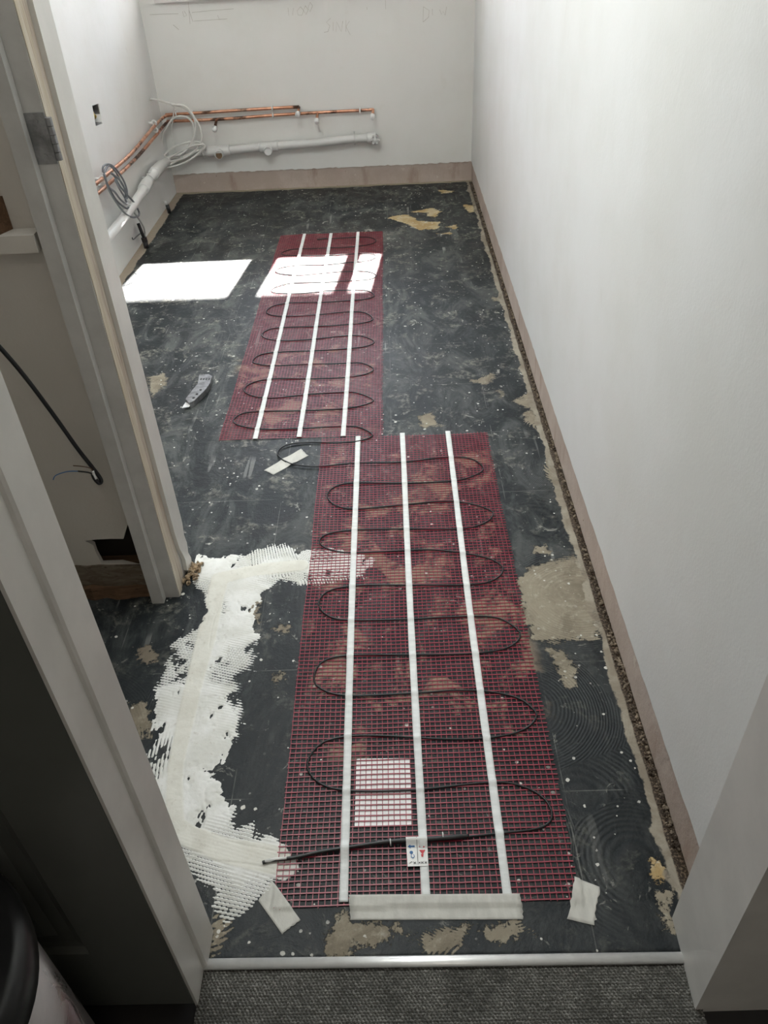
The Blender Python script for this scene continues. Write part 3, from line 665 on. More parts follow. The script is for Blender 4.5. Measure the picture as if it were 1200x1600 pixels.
OL, AL, LL = (-.2318, .6182), .2183, 1.4137
OU, AU, LU = (-.5550, 2.0422), -.0624, 1.8376
mat1 = tag(empty('heating_mat', (OL[0], OL[1], 0)), 'dark red mesh underfloor heating mat nearest the doorway, with white tapes and black cable', 'heating mat', 'red underfloor heating mats')
make_net('mesh_net', OL, AL, .5, LL, mat1, 21)
mat2 = tag(empty('heating_mat', (OU[0], OU[1], 0)), 'red mesh underfloor heating mat farther away, partly lit by the bright sun patches', 'heating mat', 'red underfloor heating mats')
make_net('mesh_net', OU, AU, .5, LU, mat2, 31)
def Q(pts, ox, oy, s, z=.004): return [pz(ox+a/s, oy+b/s, z) for a, b in pts]
c1 = Q([(62, 150), (100, 165), (190, 172), (345, 158), (520, 155), (690, 136), (790, 143), (838, 180), (800, 208), (720, 228), (530, 238), (340, 236), (262, 250), (228, 285), (258, 322), (340, 338), (530, 322), (690, 308), (790, 318), (862, 342), (874, 365), (840, 395), (750, 415),
        (535, 415), (330, 420), (230, 437), (198, 465), (230, 493), (320, 508), (530, 500), (640, 498), (770, 512), (870, 535), (915, 572), (880, 615), (780, 635), (550, 635), (340, 637), (235, 658), (195, 705), (225, 752), (310, 772), (550, 768), (700, 760), (870, 760),
        (950, 792), (982, 835), (930, 880), (800, 902), (560, 908), (320, 910), (215, 932), (177, 990), (200, 1038), (310, 1068), (580, 1057), (720, 1047), (850, 1050), (960, 1072)], 420, 660, 2.5)
c1 += [pz(x, y, .004) for x, y in ((828, 1103), (838, 1120), (818, 1140), (770, 1152), (700, 1155), (600, 1150), (540, 1151), (500, 1163), (480, 1195), (500, 1224), (550, 1236), (650, 1234), (770, 1222), (820, 1230), (852, 1250), (862, 1277), (842, 1294), (780, 1302), (722, 1308))]
p1 = cable_path(c1, .0042)
tag(obj('heating_cable', tube(p1, .0020, 8), M['black'], mat1, True), 'thin black heating cable')
c2 = Q([(720, 119), (830, 113), (960, 108), (1015, 125), (980, 148), (860, 163), (700, 170), (560, 175), (495, 195), (520, 208), (640, 211), (760, 210), (880, 201), (980, 198), (1015, 215), (970, 238), (850, 250), (740, 260), (570, 265), (480, 280), (463, 300), (500, 313), (600, 318), (740, 305),
        (850, 297), (960, 298), (1015, 318), (980, 340), (850, 350), (720, 358), (550, 363), (460, 385), (437, 405), (480, 418), (620, 418), (750, 405), (900, 400), (970, 405), (1005, 430), (960, 450), (850, 460), (700, 468), (550, 470), (450, 487), (410, 520), (450, 541), (560, 544), (700, 535), (850, 520),
        (950, 525), (998, 560), (950, 580), (850, 590), (700, 600), (540, 605), (435, 615), (385, 645), (420, 670), (520, 679), (680, 670), (820, 655), (930, 652), (1003, 682), (970, 708), (860, 724), (660, 735), (450, 743), (365, 762), (335, 795), (370, 810), (450, 817), (640, 808), (800, 805), (930, 802),
        (1000, 835), (960, 863), (860, 880), (700, 888), (450, 890), (335, 912), (287, 950), (330, 982), (440, 995), (620, 978), (800, 965), (900, 965), (998, 1003), (960, 1030), (850, 1053), (630, 1065), (400, 1068), (285, 1078), (228, 1120), (270, 1150), (400, 1168), (640, 1160), (850, 1150), (930, 1160),
        (995, 1200), (940, 1228), (830, 1240), (620, 1240), (515, 1258), (472, 1298), (490, 1328), (520, 1348)], 300, 340, 3.53)
p2 = cable_path(c2, .0042)
tag(obj('heating_cable', tube(p2, .0022, 8), M['black'], mat2, True), 'thin black heating cable')
tag(obj('end_joint', tube(catmull(Q([(690, 122), (715, 119), (745, 117)], 300, 340, 3.53), 4), .0042, 10), M['black'], mat2, True), 'thicker black end joint of the cable')
LEAD = catmull([pz(x, y, .007) for x, y in ((733, 1306), (700, 1309), (660, 1312), (600, 1316), (545, 1324), (500, 1331), (460, 1340), (425, 1344), (410, 1348))], 6)
for a, b in (((559, 683), (536, 1411)), ((628, 678), (665, 1411)), ((699, 675), (793, 1411))):
    tape_strip(pz(*a), pz(*b), .0150, p1, mat1)
for a, b in (((620, 93), (348, 1225)), ((766, 90), (590, 1215)), ((915, 82), (833, 1210))):
    A, B = [pz(300+q[0]/3.53, 340+q[1]/3.53) for q in (a, b)]; tape_strip(A, B, .0150, p2, mat2)
# power lead
ld = LEAD
rr = [(.0046 if (i > 2 and i < 20) else .0033) for i in range(len(ld))]
pw = tag(obj('power_lead', tube(ld, rr, 10), M['black'], mat1, True), 'thick black power lead')
tag(obj('lead_end', tube([pz(x, y, .0082) for x, y in ((448, 1341), (430, 1342.5), (414, 1346))], .0028, 8), M['filler'], pw, True), 'end of the lead smeared with white filler')
for x, y in ((610, 1316), (692, 1306)):
    p = pz(x, y, .007); k = obj('cable_tie', torus_at(p, (1, .08, 0), .0056, .0011, 16, 6), M['white_pl'], pw, True)
# folded label
lt = [pz(x, y, .009) for x, y in ((634, 1309), (667, 1308))]; lb = [pz(x, y, .0048) for x, y in ((669, 1353), (637, 1354))]
N = 24
def lab(u, v, dz=0):      # label surface, folded over the lead
    top = lt[0]+(lt[1]-lt[0])*u; bot = lb[1]+(lb[0]-lb[1])*u; p = top+(bot-top)*v
    z = .0052+.0080*math.exp(-((v-.07)/.15)**2)+dz; return (float(p[0]), float(p[1]), float(z))
V, F = [], []
for i in range(N+1):
    v = i/N
    V += [lab(0, v), lab(1, v), lab(1, v, -.0004), lab(0, v, -.0004)]
for i in range(N):
    for k in range(4): F.append((i*4+k, i*4+(k+1) % 4, i*4+4+(k+1) % 4, i*4+4+k))
F += [(0, 3, 2, 1), (N*4, N*4+1, N*4+2, N*4+3)]
me = bpy.data.meshes.new('warning_label'); me.from_pydata(V, [], F); me.update()
bm = bmesh.new(); bm.from_mesh(me)
lbl = tag(obj('warning_label', bm, M['white_pl'], mat1), 'small white label with blue and red arrows')
def ink(name, polys, m, label=None):
    bm = bmesh.new()
    for poly in polys:
        bm.faces.new([bm.verts.new(lab(u, v, .0006)) for u, v in poly])
    geo = bmesh.ops.extrude_face_region(bm, geom=bm.faces[:]); 
    for v_ in [g_ for g_ in geo['geom'] if isinstance(g_, bmesh.types.BMVert)]: v_.co.z += .0002
    o = obj(name, bm, m, lbl)
    if label: tag(o, label)
def stroke(pts, w_=.03):
    out = []
    for (a, b), (c, d) in zip(pts, pts[1:]):
        l = math.hypot(c-a, d-b) or 1; nx, ny = -(d-b)/l*w_/2, (c-a)/l*w_/2; out.append([(a+nx, b+ny), (c+nx, d+ny), (c-nx, d-ny), (a-nx, b-ny)])
    return out
ink('divider_line', stroke([(.51, .02), (.51, .94)], .022), M['black'])
ink('arrow', [[(.06, .30), (.20, .24), (.20, .36)], [(.20, .275), (.40, .275), (.40, .325), (.20, .325)]], M['blue'], 'blue arrow pointing left')
ink('arrow', [[(.95, .30), (.80, .24), (.80, .36)], [(.60, .275), (.80, .275), (.80, .325), (.60, .325)]], M['red'], 'red arrow pointing right')
ink('symbol', [[(.22+.085*math.cos(k*PI/5), .51+.06*math.sin(k*PI/5)) for k in range(10)]]+stroke([(.22, .56), (.20, .66), (.28, .72), (.36, .66), (.33, .58)], .03), M['blue'], 'blue plug symbol')
ink('symbol', [[(.60, .43), (.90, .43), (.76, .60)], [(.68, .58), (.80, .58), (.78, .68), (.70, .68)]], M['red'], 'red warning triangle')
ink('symbol', stroke([(.10, .90), (.18, .85), (.24, .85)], .02)+stroke([(.30, .85), (.42, .92)], .02)+stroke([(.42, .85), (.30, .92)], .02)+stroke([(.66, .85), (.78, .92)], .02)+stroke([(.78, .85), (.66, .92)], .02)+stroke([(.84, .85), (.94, .92)], .02)+stroke([(.94, .85), (.84, .92)], .02)+stroke([(.56, .86), (.62, .91)], .02)+stroke([(.62, .86), (.56, .91)], .02), M['black'])

# white card under the mesh
cc = [pz(x, y) for x, y in ((557, 1186), (641, 1185), (643, 1291), (554, 1293))]
ctr = sum(cc)/4; bm = bmesh.new(); pts = []
for i in range(4):
    p, a, b = cc[i], cc[i-1], cc[(i+1) % 4]
    for q0, q1 in ((a, 3), (b, 3)): pass
    da = (a-p)/np.linalg.norm(a-p)*.004; db = (b-p)/np.linalg.norm(b-p)*.004
    for k in range(4):
        tt = k/3; pts.append(tuple(((p+da)*(1-tt)**2+2*tt*(1-tt)*p+(p+db)*tt*tt)[:2]))
tag(obj('white_card', prism(pts, .0002, .0010, 'z', bm), M['card']), 'bright white card lying flat under the mesh of the nearer red mat', 'card')

# ================================================================== MASKING TAPE PIECES
def tape_piece(P, label, seed, lift=()):
    P = [np.array(p[:2]) for p in P]; N, K = 26, 10; r = np.random.RandomState(seed); V = []; F = []
    e0, e1 = r.rand(K+1)*.003, r.rand(K+1)*.003
    for i in range(N+1):
        for j in range(K+1):
            v = j/K; A = P[0]+(P[3]-P[0])*v; B = P[1]+(P[2]-P[1])*v; L_ = np.linalg.norm(B-A)
            u = i/N; p = A+(B-A)*u
            if i == 0: p = p-(B-A)/L_*e0[j]
            if i == N: p = p+(B-A)/L_*e1[j]
            inm = (abs(p[0]-(OL[0]+.25)) < .255) and p[1] > OL[1]-.004 or p[1] > 1.8 and p[0] > -.23
            h = (.0042 if inm else .0012)+.0003*vnoise(np.array([p[0]]), np.array([p[1]]), 60, seed)[0]+.0006*vnoise(np.array([p[0]]), np.array([p[1]]), 14, seed+1)[0]*.5
            for (lx_, ly_, lr, lh) in lift: h += lh*math.exp(-(((p[0]-lx_)**2+(p[1]-ly_)**2)/lr**2))
            V.append((p[0], p[1], h))
    for i in range(N):
        for j in range(K):
            a = i*(K+1)+j; F.append((a, a+K+1, a+K+2, a+1))
    me = bpy.data.meshes.new('masking_tape'); me.from_pydata(V, [], F); me.update(); o = mkobj('masking_tape', me, M['mask'], None, True)
    m_ = o.modifiers.new('t', 'SOLIDIFY'); m_.thickness = .0002
    return tag(o, label, 'tape', 'pieces of cream masking tape on the floor')
ft = lambda *q: [pz(x, y) for x, y in q]
lp = pz(438, 718)
tape_piece(ft((413, 735), (470, 702), (481, 713), (428, 742)), 'cream masking tape holding the cable loop where the two red mats meet', 1, [(pz(x, y)[0], pz(x, y)[1], .012, .0036) for x, y in ((438, 713), (445, 719), (452, 724), (460, 727))])
tape_piece(ft((546, 1400), (811, 1398), (817, 1437), (549, 1438)), 'long cream masking tape along the bottom edge of the nearer red mat', 2)
tape_piece(ft((425, 1376), (469, 1437), (440, 1459), (404, 1408)), 'cream masking tape on the left bottom corner of the nearer red mat', 3)
tape_piece(ft((900, 1372), (936, 1386), (926, 1446), (888, 1437)), 'cream masking tape on the right bottom corner of the nearer red mat', 4)

# ================================================================== UTILITY KNIFE
kn = tag(empty('utility_knife', tuple(pz(308, 615))), 'grey metal utility knife lying on the black floor left of the far red mat', 'knife')
K0 = [(285, 637), (297, 634), (310, 625), (322, 612), (330, 597), (330, 590), (320, 590), (312, 590), (312, 600), (307, 610), (297, 621)]
K0 = [(297, 634), (304, 631), (313, 622), (322, 613), (329, 603), (332, 592), (327, 589), (312, 590), (311, 598), (310, 604), (303, 612), (296, 621), (291, 628)]
pk = [tuple(pz(x, y, .01)[:2]) for x, y in K0]
obj('handle', prism(pk, .001, .021, 'z'), M['steel'], kn, bevel=.0035, seg=3)
bl = [tuple(pz(x, y, .01)[:2]) for x, y in ((284, 637.5), (290, 628.5), (298, 633), (295, 636))]
tag(obj('blade', prism(bl, .0095, .0105, 'z'), M['alu'], kn), 'bright pale blade')
ax0, ax1 = pz(300, 625, .02), pz(317, 606, .02)
sl = bmesh.new()
for f_ in (.15, .45, .8):
    c_ = ax0+(ax1-ax0)*f_; tag(obj('screw', tube([(c_[0], c_[1], .0205), (c_[0], c_[1], .0225)], .0045, 10), M['blackp'], kn), 'dark screw head')
sl = bmesh.new()
for k in range(4):
    c_ = pz(314.5+k*4.2, 591.5, .021); sl = bmesh.new(); box(sl, c_[0]-.0028, c_[0]+.0028, c_[1]-.010, c_[1]+.003, .0195, .0215)
    tag(obj('grip_slot', sl, M['blackp'], kn), 'dark slot of the thumb grip')

# thin stray wire on the floor by the left wall
tag(obj('wire', tube(catmull([pz(x, y, .002) for x, y in ((188, 447), (200, 444), (210, 438), (214, 430), (211, 426))], 6), .0012, 6), M['cable_g'], None, True), 'thin grey wire curling on the floor at the left end of the sun patch', 'wire')

# ================================================================== PIPEWORK
BYO = YB-.030
def bwp(pts, ox, oy, s, Y): return [py(ox+a/s, oy+b/s, Y) for a, b in pts]
def lwp(pts, ox, oy, s, X): return [px(ox+a/s, oy+b/s, X) for a, b in pts]
LXO = XL+.030
def clip(at, axis, r0, parent, wall):
    bm = torus_at(at, axis, r0+.0028, .0042, 18, 8)
    wv = Vector(wall); a = Vector(at); p0 = a+wv*(r0+.001); p1_ = a+wv*.0295
    tube([p0, p1_], .006, 8, bm); return obj('pipe_clip', bm, M['white_pl'], parent, True)
def run_pipe(name, label, left_pts, back_pts, clips_l, clips_b, branches, rad=.0078):
    A = lwp(left_pts, 0, 0, 1, LXO); B = bwp(back_pts, 200, 80, 2.727, BYO)
    root = tag(empty(name, tuple(B[-1])), label, 'pipe', 'copper pipes along the far wall')
    zc = B[0][2]; corner = [np.array([LXO, B[0][1]-.09, (A[-1][2]+zc)/2]), np.array([LXO+.012, BYO-.028, zc]), np.array([LXO+.04, BYO-.004, zc])]
    path = catmull(A+corner[:1], 3)[:-1]+catmull(corner+[B[0]], 8)[:-1]+catmull(B, 3)
    obj('pipe', tube(path, rad, 14), M['copper'], root, True)
    for x, y in clips_l: clip(px(x, y, LXO), (0, 1, .05), rad, root, (-1, 0, 0))
    for x, y in clips_b: clip(py(200+x/2.727, 80+y/2.727, BYO), (1, 0, 0), rad, root, (0, 1, 0))
    for (x, y), ln, dn in branches:
        p = py(200+x/2.727, 80+y/2.727, BYO); e_ = p+np.array([-.004, -ln, -dn])
        br = obj('branch', tube([p, p+np.array([-.001, -.012, -.004]), e_], .0072, 12), M['copper'], root, True)
        n_ = (e_-p)/np.linalg.norm(e_-p)
        tag(obj('end_cap', tube([e_-n_*.004, e_-n_*.002, e_+n_*.016, e_+n_*.021, e_+n_*.022], [.010, .0135, .0135, .011, .004], 14), M['white_pl'], br, True), 'white push-fit end cap')
    return root
# left wall run: sighted on the wall, brought to even height
zt = py(200+300/2.727, 80+262/2.727, BYO)[2]
run_pipe('copper_pipe', 'upper copper pipe turning the corner and ending at a white cap near the middle', [(118, 315), (149, 288), (175, 266), (205, 240), (237, 202)], [(160, 271), (270, 265), (450, 253), (615, 243), (729, 237)], [(160, 279), (241, 192)], [(205, 268), (272, 262), (615, 243)], [((729, 238), .055, .02)])
run_pipe('copper_pipe', 'lower copper pipe turning the corner and running on to the farthest white cap', [(120, 329), (153, 302), (180, 278), (210, 250), (240, 216)], [(165, 299), (300, 294), (450, 286), (618, 273), (800, 262), (988, 252), (1045, 249)], [(164, 289), (243, 203)], [(618, 273), (988, 252)],
         [((378, 291), .065, .028), ((808, 263), .050, .025), ((1045, 249), .050, .020)])
# waste pipe
WYO, WXO = YB-.045, XL+.045
Wb = bwp([(300, 433), (330, 430), (450, 420), (600, 406), (780, 393), (960, 373), (1040, 368)], 200, 80, 2.727, WYO)
Wl = [px(x, y, WXO) for x, y in ((145, 400), (168, 372), (185, 352), (205, 325), (222, 300))]
wr = tag(empty('waste_pipe', tuple(Wb[-1])), 'thick off-white plastic waste pipe along the back and left walls near the floor', 'pipe')
cor = [px(232, 283, WXO), px(243, 268, WXO+.02), py(200+165/2.727, 80+470/2.727, WYO-.06), py(200+235/2.727, 80+440/2.727, WYO)]
path = catmull(Wl+cor+Wb, 5)
obj('pipe', tube(path, .0215, 18), M['pvc'], wr, True)
def sleeve(a, b, r0, name='socket'):
    a, b = np.array(a), np.array(b); d = b-a
    return obj(name, tube([a, a+d*.02, a+d*.12, a+d*.88, a+d*.98, b], [r0-.002, r0+.001, r0+.001, r0+.001, r0+.001, r0-.002], 20), M['pvc'], wr, True)
sleeve(py(200+335/2.727, 80+430/2.727, WYO), py(200+435/2.727, 80+421/2.727, WYO), .0262)
sleeve(py(200+560/2.727, 80+411/2.727, WYO), py(200+640/2.727, 80+404/2.727, WYO), .0262)
sleeve(py(200+1018/2.727, 80+370/2.727, WYO), py(200+1058/2.727, 80+367/2.727, WYO), .0262)
sleeve(path[21], path[24], .027); sleeve(path[29], path[33], .027)
sleeve(path[38], path[42], .0255)
def outlet(x, y, inner, lab_):
    p = py(200+x/2.727, 80+y/2.727, WYO); e_ = p+np.array([0, -.048, -.006])
    o = obj('outlet', tube([p, e_], .0225, 18, None, True), M['pvc'], wr, True)
    q0 = e_; q1 = e_+np.array([0, -.006, -.0008])
    obj('collar', torus_at(e_, (0, 1, .1), .0205, .0035, 24, 8), M['pvc'], o, True)
    tag(obj('outlet_face', tube([q0+np.array([0, .002, 0]), q0+np.array([0, -.0012, 0])], .0195, 18), inner, o), lab_)
outlet(393, 428, simple('brown_pipe_mouth', (.16, .10, .055), .8, var=.3, sc=40), 'brown open mouth'); outlet(600, 412, M['white_pl'], 'white blanking plug')
e_ = py(200+1052/2.727, 80+372/2.727, WYO); kb = tube([e_+np.array([0, .02, 0]), e_+np.array([0, -.035, -.004])], .021, 18)
for k in range(6):
    a = k*PI/3; c_ = Vector(e_)+Vector((.020*math.cos(a), -.030, .020*math.sin(a))); tube([c_+Vector((0, -.012, 0)), c_+Vector((0, .008, 0))], .0055, 8, kb)
obj('screw_cap', kb, M['pvc'], wr, True)
def bracket(c_, axis, wall):
    bm = torus_at(c_, axis, .0235, .0028, 28, 8); c_ = Vector(c_); tube([c_+Vector((0, 0, .0235)), c_+Vector((0, 0, .034))], .005, 8, bm); tube([c_+Vector((0, 0, -.0235)), c_+Vector((0, 0, -.034))], .005, 8, bm)
    tube([c_+Vector(wall)*.0235, c_+Vector(wall)*.0445], .005, 8, bm); obj('bracket', bm, M['pvc'], wr, True)
bracket(py(200+965/2.727, 80+371/2.727, WYO), (1, 0, 0), (0, 1, 0)); bracket(py(200+320/2.727, 80+430/2.727, WYO), (1, 0, 0), (0, 1, 0)); bracket(path[27], tuple(path[28]-path[26]), (-1, 0, 0))

# ================================================================== CABLES on the far walls
def cabl(pts2, Y, r0, m, parent, name='cable', k=6, wob=.01, seed=0):
    rr_ = np.random.RandomState(seed); P = [py(x, y, Y+(rr_.rand()-.5)*2*wob) for x, y in pts2]
    return obj(name, tube(catmull(P, k), r0, 8), m, parent, True)
def z1(pts): return [(200+a/2.727, 80+b/2.727) for a, b in pts]
wc = tag(empty('white_cable', tuple(py(265, 220, YB-.1))), 'white cable hanging in a loose coil over the pipes in the far left corner', 'cable')
CY = YB-.10
p0 = px(234, 155, XL+.002)
first = [p0, p0+np.array([.02, -.005, .0])]+[py(x, y, CY) for x, y in z1([(160, 218), (230, 238), (275, 275), (305, 320), (312, 370), (290, 420), (240, 455), (180, 470), (130, 480), (122, 492)])]
obj('cable', tube(catmull(first, 6), .0056, 8), M['cable_w'], wc, True)
cabl(z1([(122, 492), (150, 496), (220, 484), (280, 452), (322, 412), (318, 398), (270, 405), (200, 440), (150, 470), (160, 488)]), CY-.01, .0056, M['cable_w'], wc, seed=2)
cabl(z1([(185, 228), (235, 232), (270, 262), (288, 310), (282, 365), (255, 415), (215, 445)]), CY-.02, .0056, M['cable_w'], wc, seed=3)
cabl(z1([(215, 452), (165, 452), (146, 420), (152, 350), (185, 295), (215, 278), (250, 282), (275, 305), (282, 345), (262, 405), (225, 448), (232, 462)]), CY+.01, .0056, M['cable_w'], wc, seed=4)
cabl(z1([(135, 485), (165, 430), (230, 395), (290, 386), (322, 398), (310, 420), (250, 440), (190, 478), (140, 496)]), CY, .0056, M['cable_w'], wc, seed=5)
cabl(z1([(198, 232), (190, 300), (186, 350), (200, 420)]), CY+.02, .0030, M['cable_w'], wc, seed=6)
for x, y in ((197, 240), (228, 452)):
    p = py(*z1([(x, y)])[0], CY); obj('cable_tie', torus_at(p, (.8, 0, .3), .011, .0022, 14, 6), M['white_pl'], wc, True)
# grey cables on the left wall
gc = tag(empty('grey_cable', tuple(px(190, 290, XL+.03))), 'bundle of dark grey cables looped over the copper pipes on the left wall', 'cable')
def z8(pts): return [(130+a/7.5, 240+b/7.5) for a, b in pts]
def cabL(pts2, X, r0, seed, name='cable', m=None):
    rr_ = np.random.RandomState(seed); P = [px(x, y, X+(rr_.rand()-.5)*.016) for x, y in pts2]; return obj(name, tube(catmull(P, 6), r0, 8), m or M['cable_g'], gc, True)
cabL(z8([(230, 215), (235, 150), (290, 125), (350, 150), (420, 230), (480, 330), (515, 440), (510, 540)]), XL+.055, .0042, 1)
cabL(z8([(240, 230), (300, 140), (380, 210), (440, 330), (490, 420), (520, 520)]), XL+.055, .0042, 2)
cabL(z8([(250, 230), (290, 400), (380, 560), (480, 690), (570, 745), (640, 735), (655, 690), (600, 580), (520, 490), (430, 380), (370, 270), (330, 235)]), XL+.06, .0042, 3)
cabL(z8([(240, 240), (300, 390), (370, 450), (440, 540), (510, 590), (490, 520), (430, 420), (370, 300)]), XL+.065, .0042, 4)
cabL(z8([(260, 300), (310, 420), (400, 560), (500, 640), (530, 630)]), XL+.055, .0042, 5)
cabL(z8([(330, 230), (420, 300), (480, 400), (500, 500), (495, 550)]), XL+.075, .0042, 6)
drop = [px(x, y, XL+.05) for x, y in z8([(520, 570), (560, 640), (620, 720), (680, 810), (710, 870)])]+[px(x, y, XL+.035) for x, y in z8([(722, 930), (725, 980)])]
tag(obj('cable', tube(catmull(drop, 6), .0042, 8), simple('light_grey_sheath', (.45, .45, .43), .4), gc, True), 'paler grey cable dropping to the floor')
for x, y in z8([(515, 600), (500, 550)]):
    obj('cable_tie', torus_at(px(x, y, XL+.055), (0, .5, .8), .012, .0022, 14, 6), M['white_pl'], gc, True)
gp = px(*z8([(738, 1090)])[0], XL+.035); gtop = px(*z8([(718, 985)])[0], XL+.035); gf = pz(*z8([(742, 1105)])[0])
dz_ = float(max(gtop[2]-gp[2], .03))
gl_ = tag(empty('cable_gland', (gf[0], gf[1], 0)), 'black cable gland standing at the foot of the left wall', 'cable gland')
bx, by = gf[0], gf[1]
obj('gland_body', tube([(bx, by, 0), (bx, by, .030)], .012, 12), M['blackp'], gl_, True)
obj('gland_nut', tube([(bx, by, .0302), (bx-.002, by, .050)], .015, 6), M['blackp'], gl_)
obj('gland_neck', tube([(bx-.002, by, .050), (bx-.006, by, .075), (bx-.016, by+.01, .115)], .008, 10), M['blackp'], gl_, True)
w0 = [px(x, y, XL+.02) for x, y in z8([(690, 925), (640, 960), (590, 1005), (575, 985)])]
tag(obj('wire', tube(catmull(w0, 5), .003, 6), M['cable_g'], gl_, True), 'short bent grey wire')
# little pipe stub in the far left of the floor
sp_ = pz(265, 333); st_ = tag(empty('pipe_stub', tuple(sp_)), 'small dark pipe stub with a pale fitting by the far foot of the left wall', 'pipe')
obj('stub', tube([sp_, sp_+np.array([-.004, 0, .045])], .010, 12), M['blackp'], st_, True)
tag(obj('fitting', tube([sp_+np.array([-.004, 0, .045]), sp_+np.array([-.012, -.01, .065])], .008, 12), M['pvc'], st_, True), 'pale plastic fitting')
# socket back box
sbx = tag(empty('socket_box', (XL-.02, float(np.mean([p[1] for p in sb])), float(np.mean([p[2] for p in sb])))), 'recessed metal socket box with yellow wires in the left wall', 'socket box')
ys = [p[1] for p in sb]; zs_ = [p[2] for p in sb]; ya, yb_, za, zb = min(ys)+.004, max(ys)-.004, min(zs_)+.004, max(zs_)-.004
obj('box', boxes((XL-.040, XL-.038, ya, yb_, za, zb), (XL-.038, XL-.003, ya, ya+.002, za, zb), (XL-.038, XL-.003, yb_-.002, yb_, za, zb), (XL-.038, XL-.003, ya, yb_, za, za+.002), (XL-.038, XL-.003, ya, yb_, zb-.002, zb)), M['steel'], sbx)
ym, zm = (ya+yb_)/2, (za+zb)/2; hw, hh = (yb_-ya)/2, (zb-za)/2
for k in range(3):
    P = [(XL-.037, ym-hw*.3+k*.006, zm+hh*.7), (XL-.018, ym+hw*.2*(k-1), zm+hh*.25), (XL-.012, ym-hw*.3*(k-1), zm-hh*.2), (XL-.024, ym+hw*.2, zm-hh*.6)]
    obj('wire', tube(catmull(P, 6), .003, 6), (M['yellow'], M['brownwire'], M['yellow'])[k], sbx, True)

# pencil notes on the back wall
pm = simple('pencil_marks', (.50, .47, .42), .8)
def zpn(pts, ox, oy, s): return [py(ox+a/s, oy+b/s, YB-.0008) for a, b in pts]
strokes = []
S1 = [[(100, 40), (104, 80)], [(128, 42), (124, 80)], [(165, 35), (148, 55), (152, 78), (172, 80), (182, 55), (165, 35)], [(190, 30), (180, 55), (195, 75), (205, 50), (190, 30)], [(215, 12), (205, 40), (215, 62), (228, 30), (215, 12)],
      [(322, 95), (300, 115), (318, 135), (308, 165), (288, 168)], [(335, 115), (335, 160)], [(350, 165), (352, 112), (378, 165), (385, 110)], [(402, 105), (402, 165)], [(420, 110), (402, 140), (425, 182)],
      [(805, 35), (803, 115)], [(805, 35), (835, 55), (832, 90), (803, 115)], [(852, 45), (853, 80)], [(890, 50), (900, 75), (908, 60), (918, 80), (926, 35)], [(607, 0), (609, 48)], [(510, 35), (512, 50)]]
bm = bmesh.new()
for s_ in S1:
    tube(zpn(s_, 420, 0, 3.333), .0009, 4, bm)
for s_ in ([(455, 0), (460, 50), (468, 150)], [(215, 92), (300, 88), (395, 86)], [(480, 78), (600, 66), (740, 55)], [(490, 132), (700, 118)], [(460, 60), (485, 135)], [(420, 70), (430, 105), (448, 95), (430, 68)], [(640, 95), (650, 120), (690, 120)], [(362, 155), (380, 170), (398, 186)]):
    tube(zpn(s_, 180, 0, 4), .0011, 4, bm)
obj('pencil_writing', bm, pm, wb)

# ================================================================== CUPBOARD ITEMS
LY = AY
lg = [py(0, 365, 1.33), py(25, 340, LY)]
zl = float(py(40, 368, 1.335)[2])
tag(obj('ledge_board', boxes((-1.6, -.607, 1.335, AY-.001, zl-.03, zl)), M['wall_a'], None, bevel=.003), 'pale ledge board on the cupboard wall behind the post, left edge of view', 'ledge')
tag(obj('timber_batten', prism([(-1.5, 1.340), (-.668, 1.340), (-.655, 1.373), (-1.5, 1.373)], zl, zl+.055, 'z'), M['brown'], None, bevel=.002), 'brown timber batten resting on the ledge at the left edge', 'timber')
bc = tag(empty('black_cable', tuple(py(155, 750, 1.33))), 'black cable hanging with bare blue and brown wire ends in front of the cupboard wall', 'cable')
P = [py(-60, 480, 1.25), py(0, 543, 1.27), py(40, 590, 1.29), (py(85, 650, 1.31)), py(122, 702, 1.325), py(148, 735, 1.335), py(158, 750, 1.335), py(155, 755, 1.33), py(148, 748, 1.325), py(145, 741, 1.325)]
obj('sheath', tube(catmull(P, 7), .0042, 10), M['black'], bc, True)
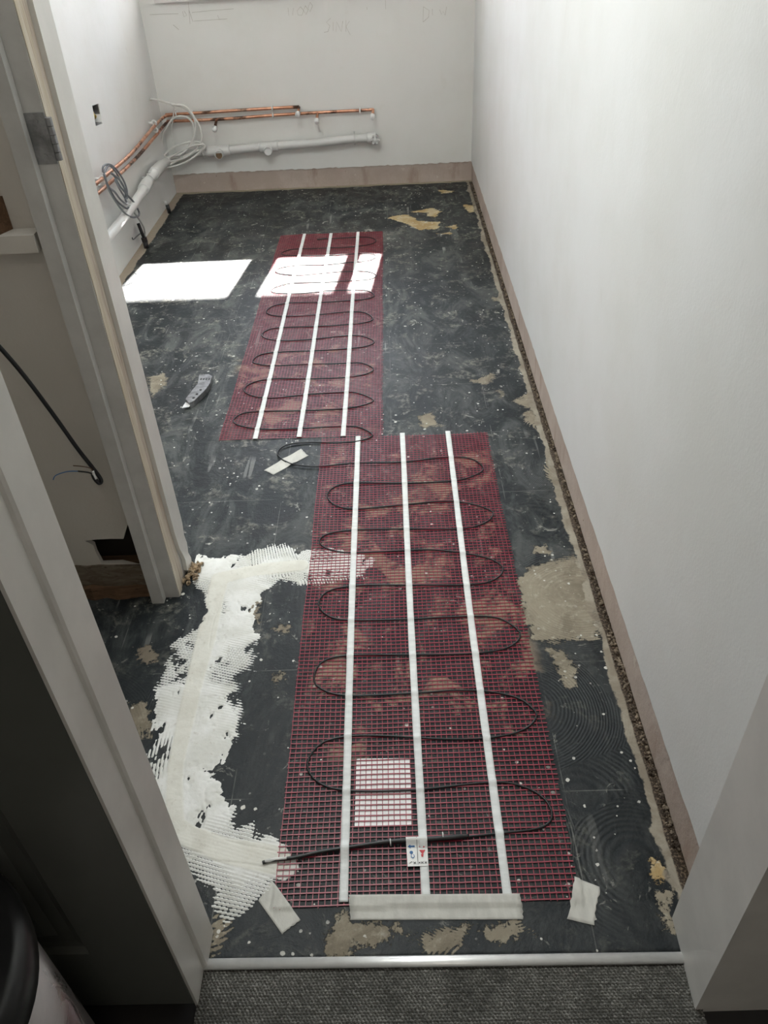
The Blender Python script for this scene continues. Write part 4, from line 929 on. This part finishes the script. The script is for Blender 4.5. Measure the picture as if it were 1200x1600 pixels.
tag(obj('bare_core', tube(catmull([py(*q, 1.324) for q in ((150, 748), (147, 742), (145, 736))], 4), .0030, 8), M['alu'], bc, True), 'silvery stripped end')
z4 = lambda pts: [(a/3.43, 650+b/3.43) for a, b in pts]
obj('wire', tube(catmull([py(x, y, 1.325) for x, y in z4([(500, 300), (485, 280), (440, 270), (392, 266)])], 5), .0012, 6), M['brownwire'], bc, True)
obj('wire', tube(catmull([py(x, y, 1.325) for x, y in z4([(498, 312), (470, 302), (418, 296)])], 5), .0016, 6), M['black'], bc, True)
tag(obj('wire', tube(catmull([py(x, y, 1.325) for x, y in z4([(418, 296), (360, 298), (300, 318), (285, 342)])], 5), .0011, 6), M['bluewire'], bc, True), 'thin blue wire')

# ================================================================== BIN
bn = tag(empty('pedal_bin', (-.53, .30, -.012)), 'steel bin with a black rimmed lid in the hall, bottom left corner', 'bin')
def lathe(c_, prof_, n=64):
    bm = bmesh.new(); rings = []
    for r0, z in prof_: rings.append([bm.verts.new((c_[0]+r0*math.cos(2*PI*k/n), c_[1]+r0*math.sin(2*PI*k/n), z)) for k in range(n)])
    for A, B in zip(rings, rings[1:]):
        for k in range(n): bm.faces.new((A[k], A[(k+1) % n], B[(k+1) % n], B[k]))
    bm.faces.new(rings[0][::-1]); bm.faces.new(rings[-1]); return bm
t = NT('brushed_bin_steel'); b1 = t.noise(9, 4, .6, t.vscale(t.co(), (1, 1, .6)), 1.0); t.set(t.mix(t.step(b1, .35, .65), (.36, .34, .34), (.46, .43, .43)), t.step(b1, .4, .62, .42, .22), .9); t.bump(b1, .003)
obj('body', lathe((-.53, .30), [(.138, .012), (.145, .02), (.145, .462)]), t.m, bn, True)
tag(obj('base_ring', lathe((-.53, .30), [(.144, -.012), (.149, -.008), (.149, .018), (.140, .022)]), M['blackp'], bn, True), 'black base ring')
tag(obj('lid', lathe((-.53, .30), [(.148, .452), (.153, .458), (.155, .485), (.152, .502), (.142, .510), (.125, .506), (.12, .508), (.06, .520), (.001, .523)]), M['blackp'], bn, True), 'black rimmed lid')
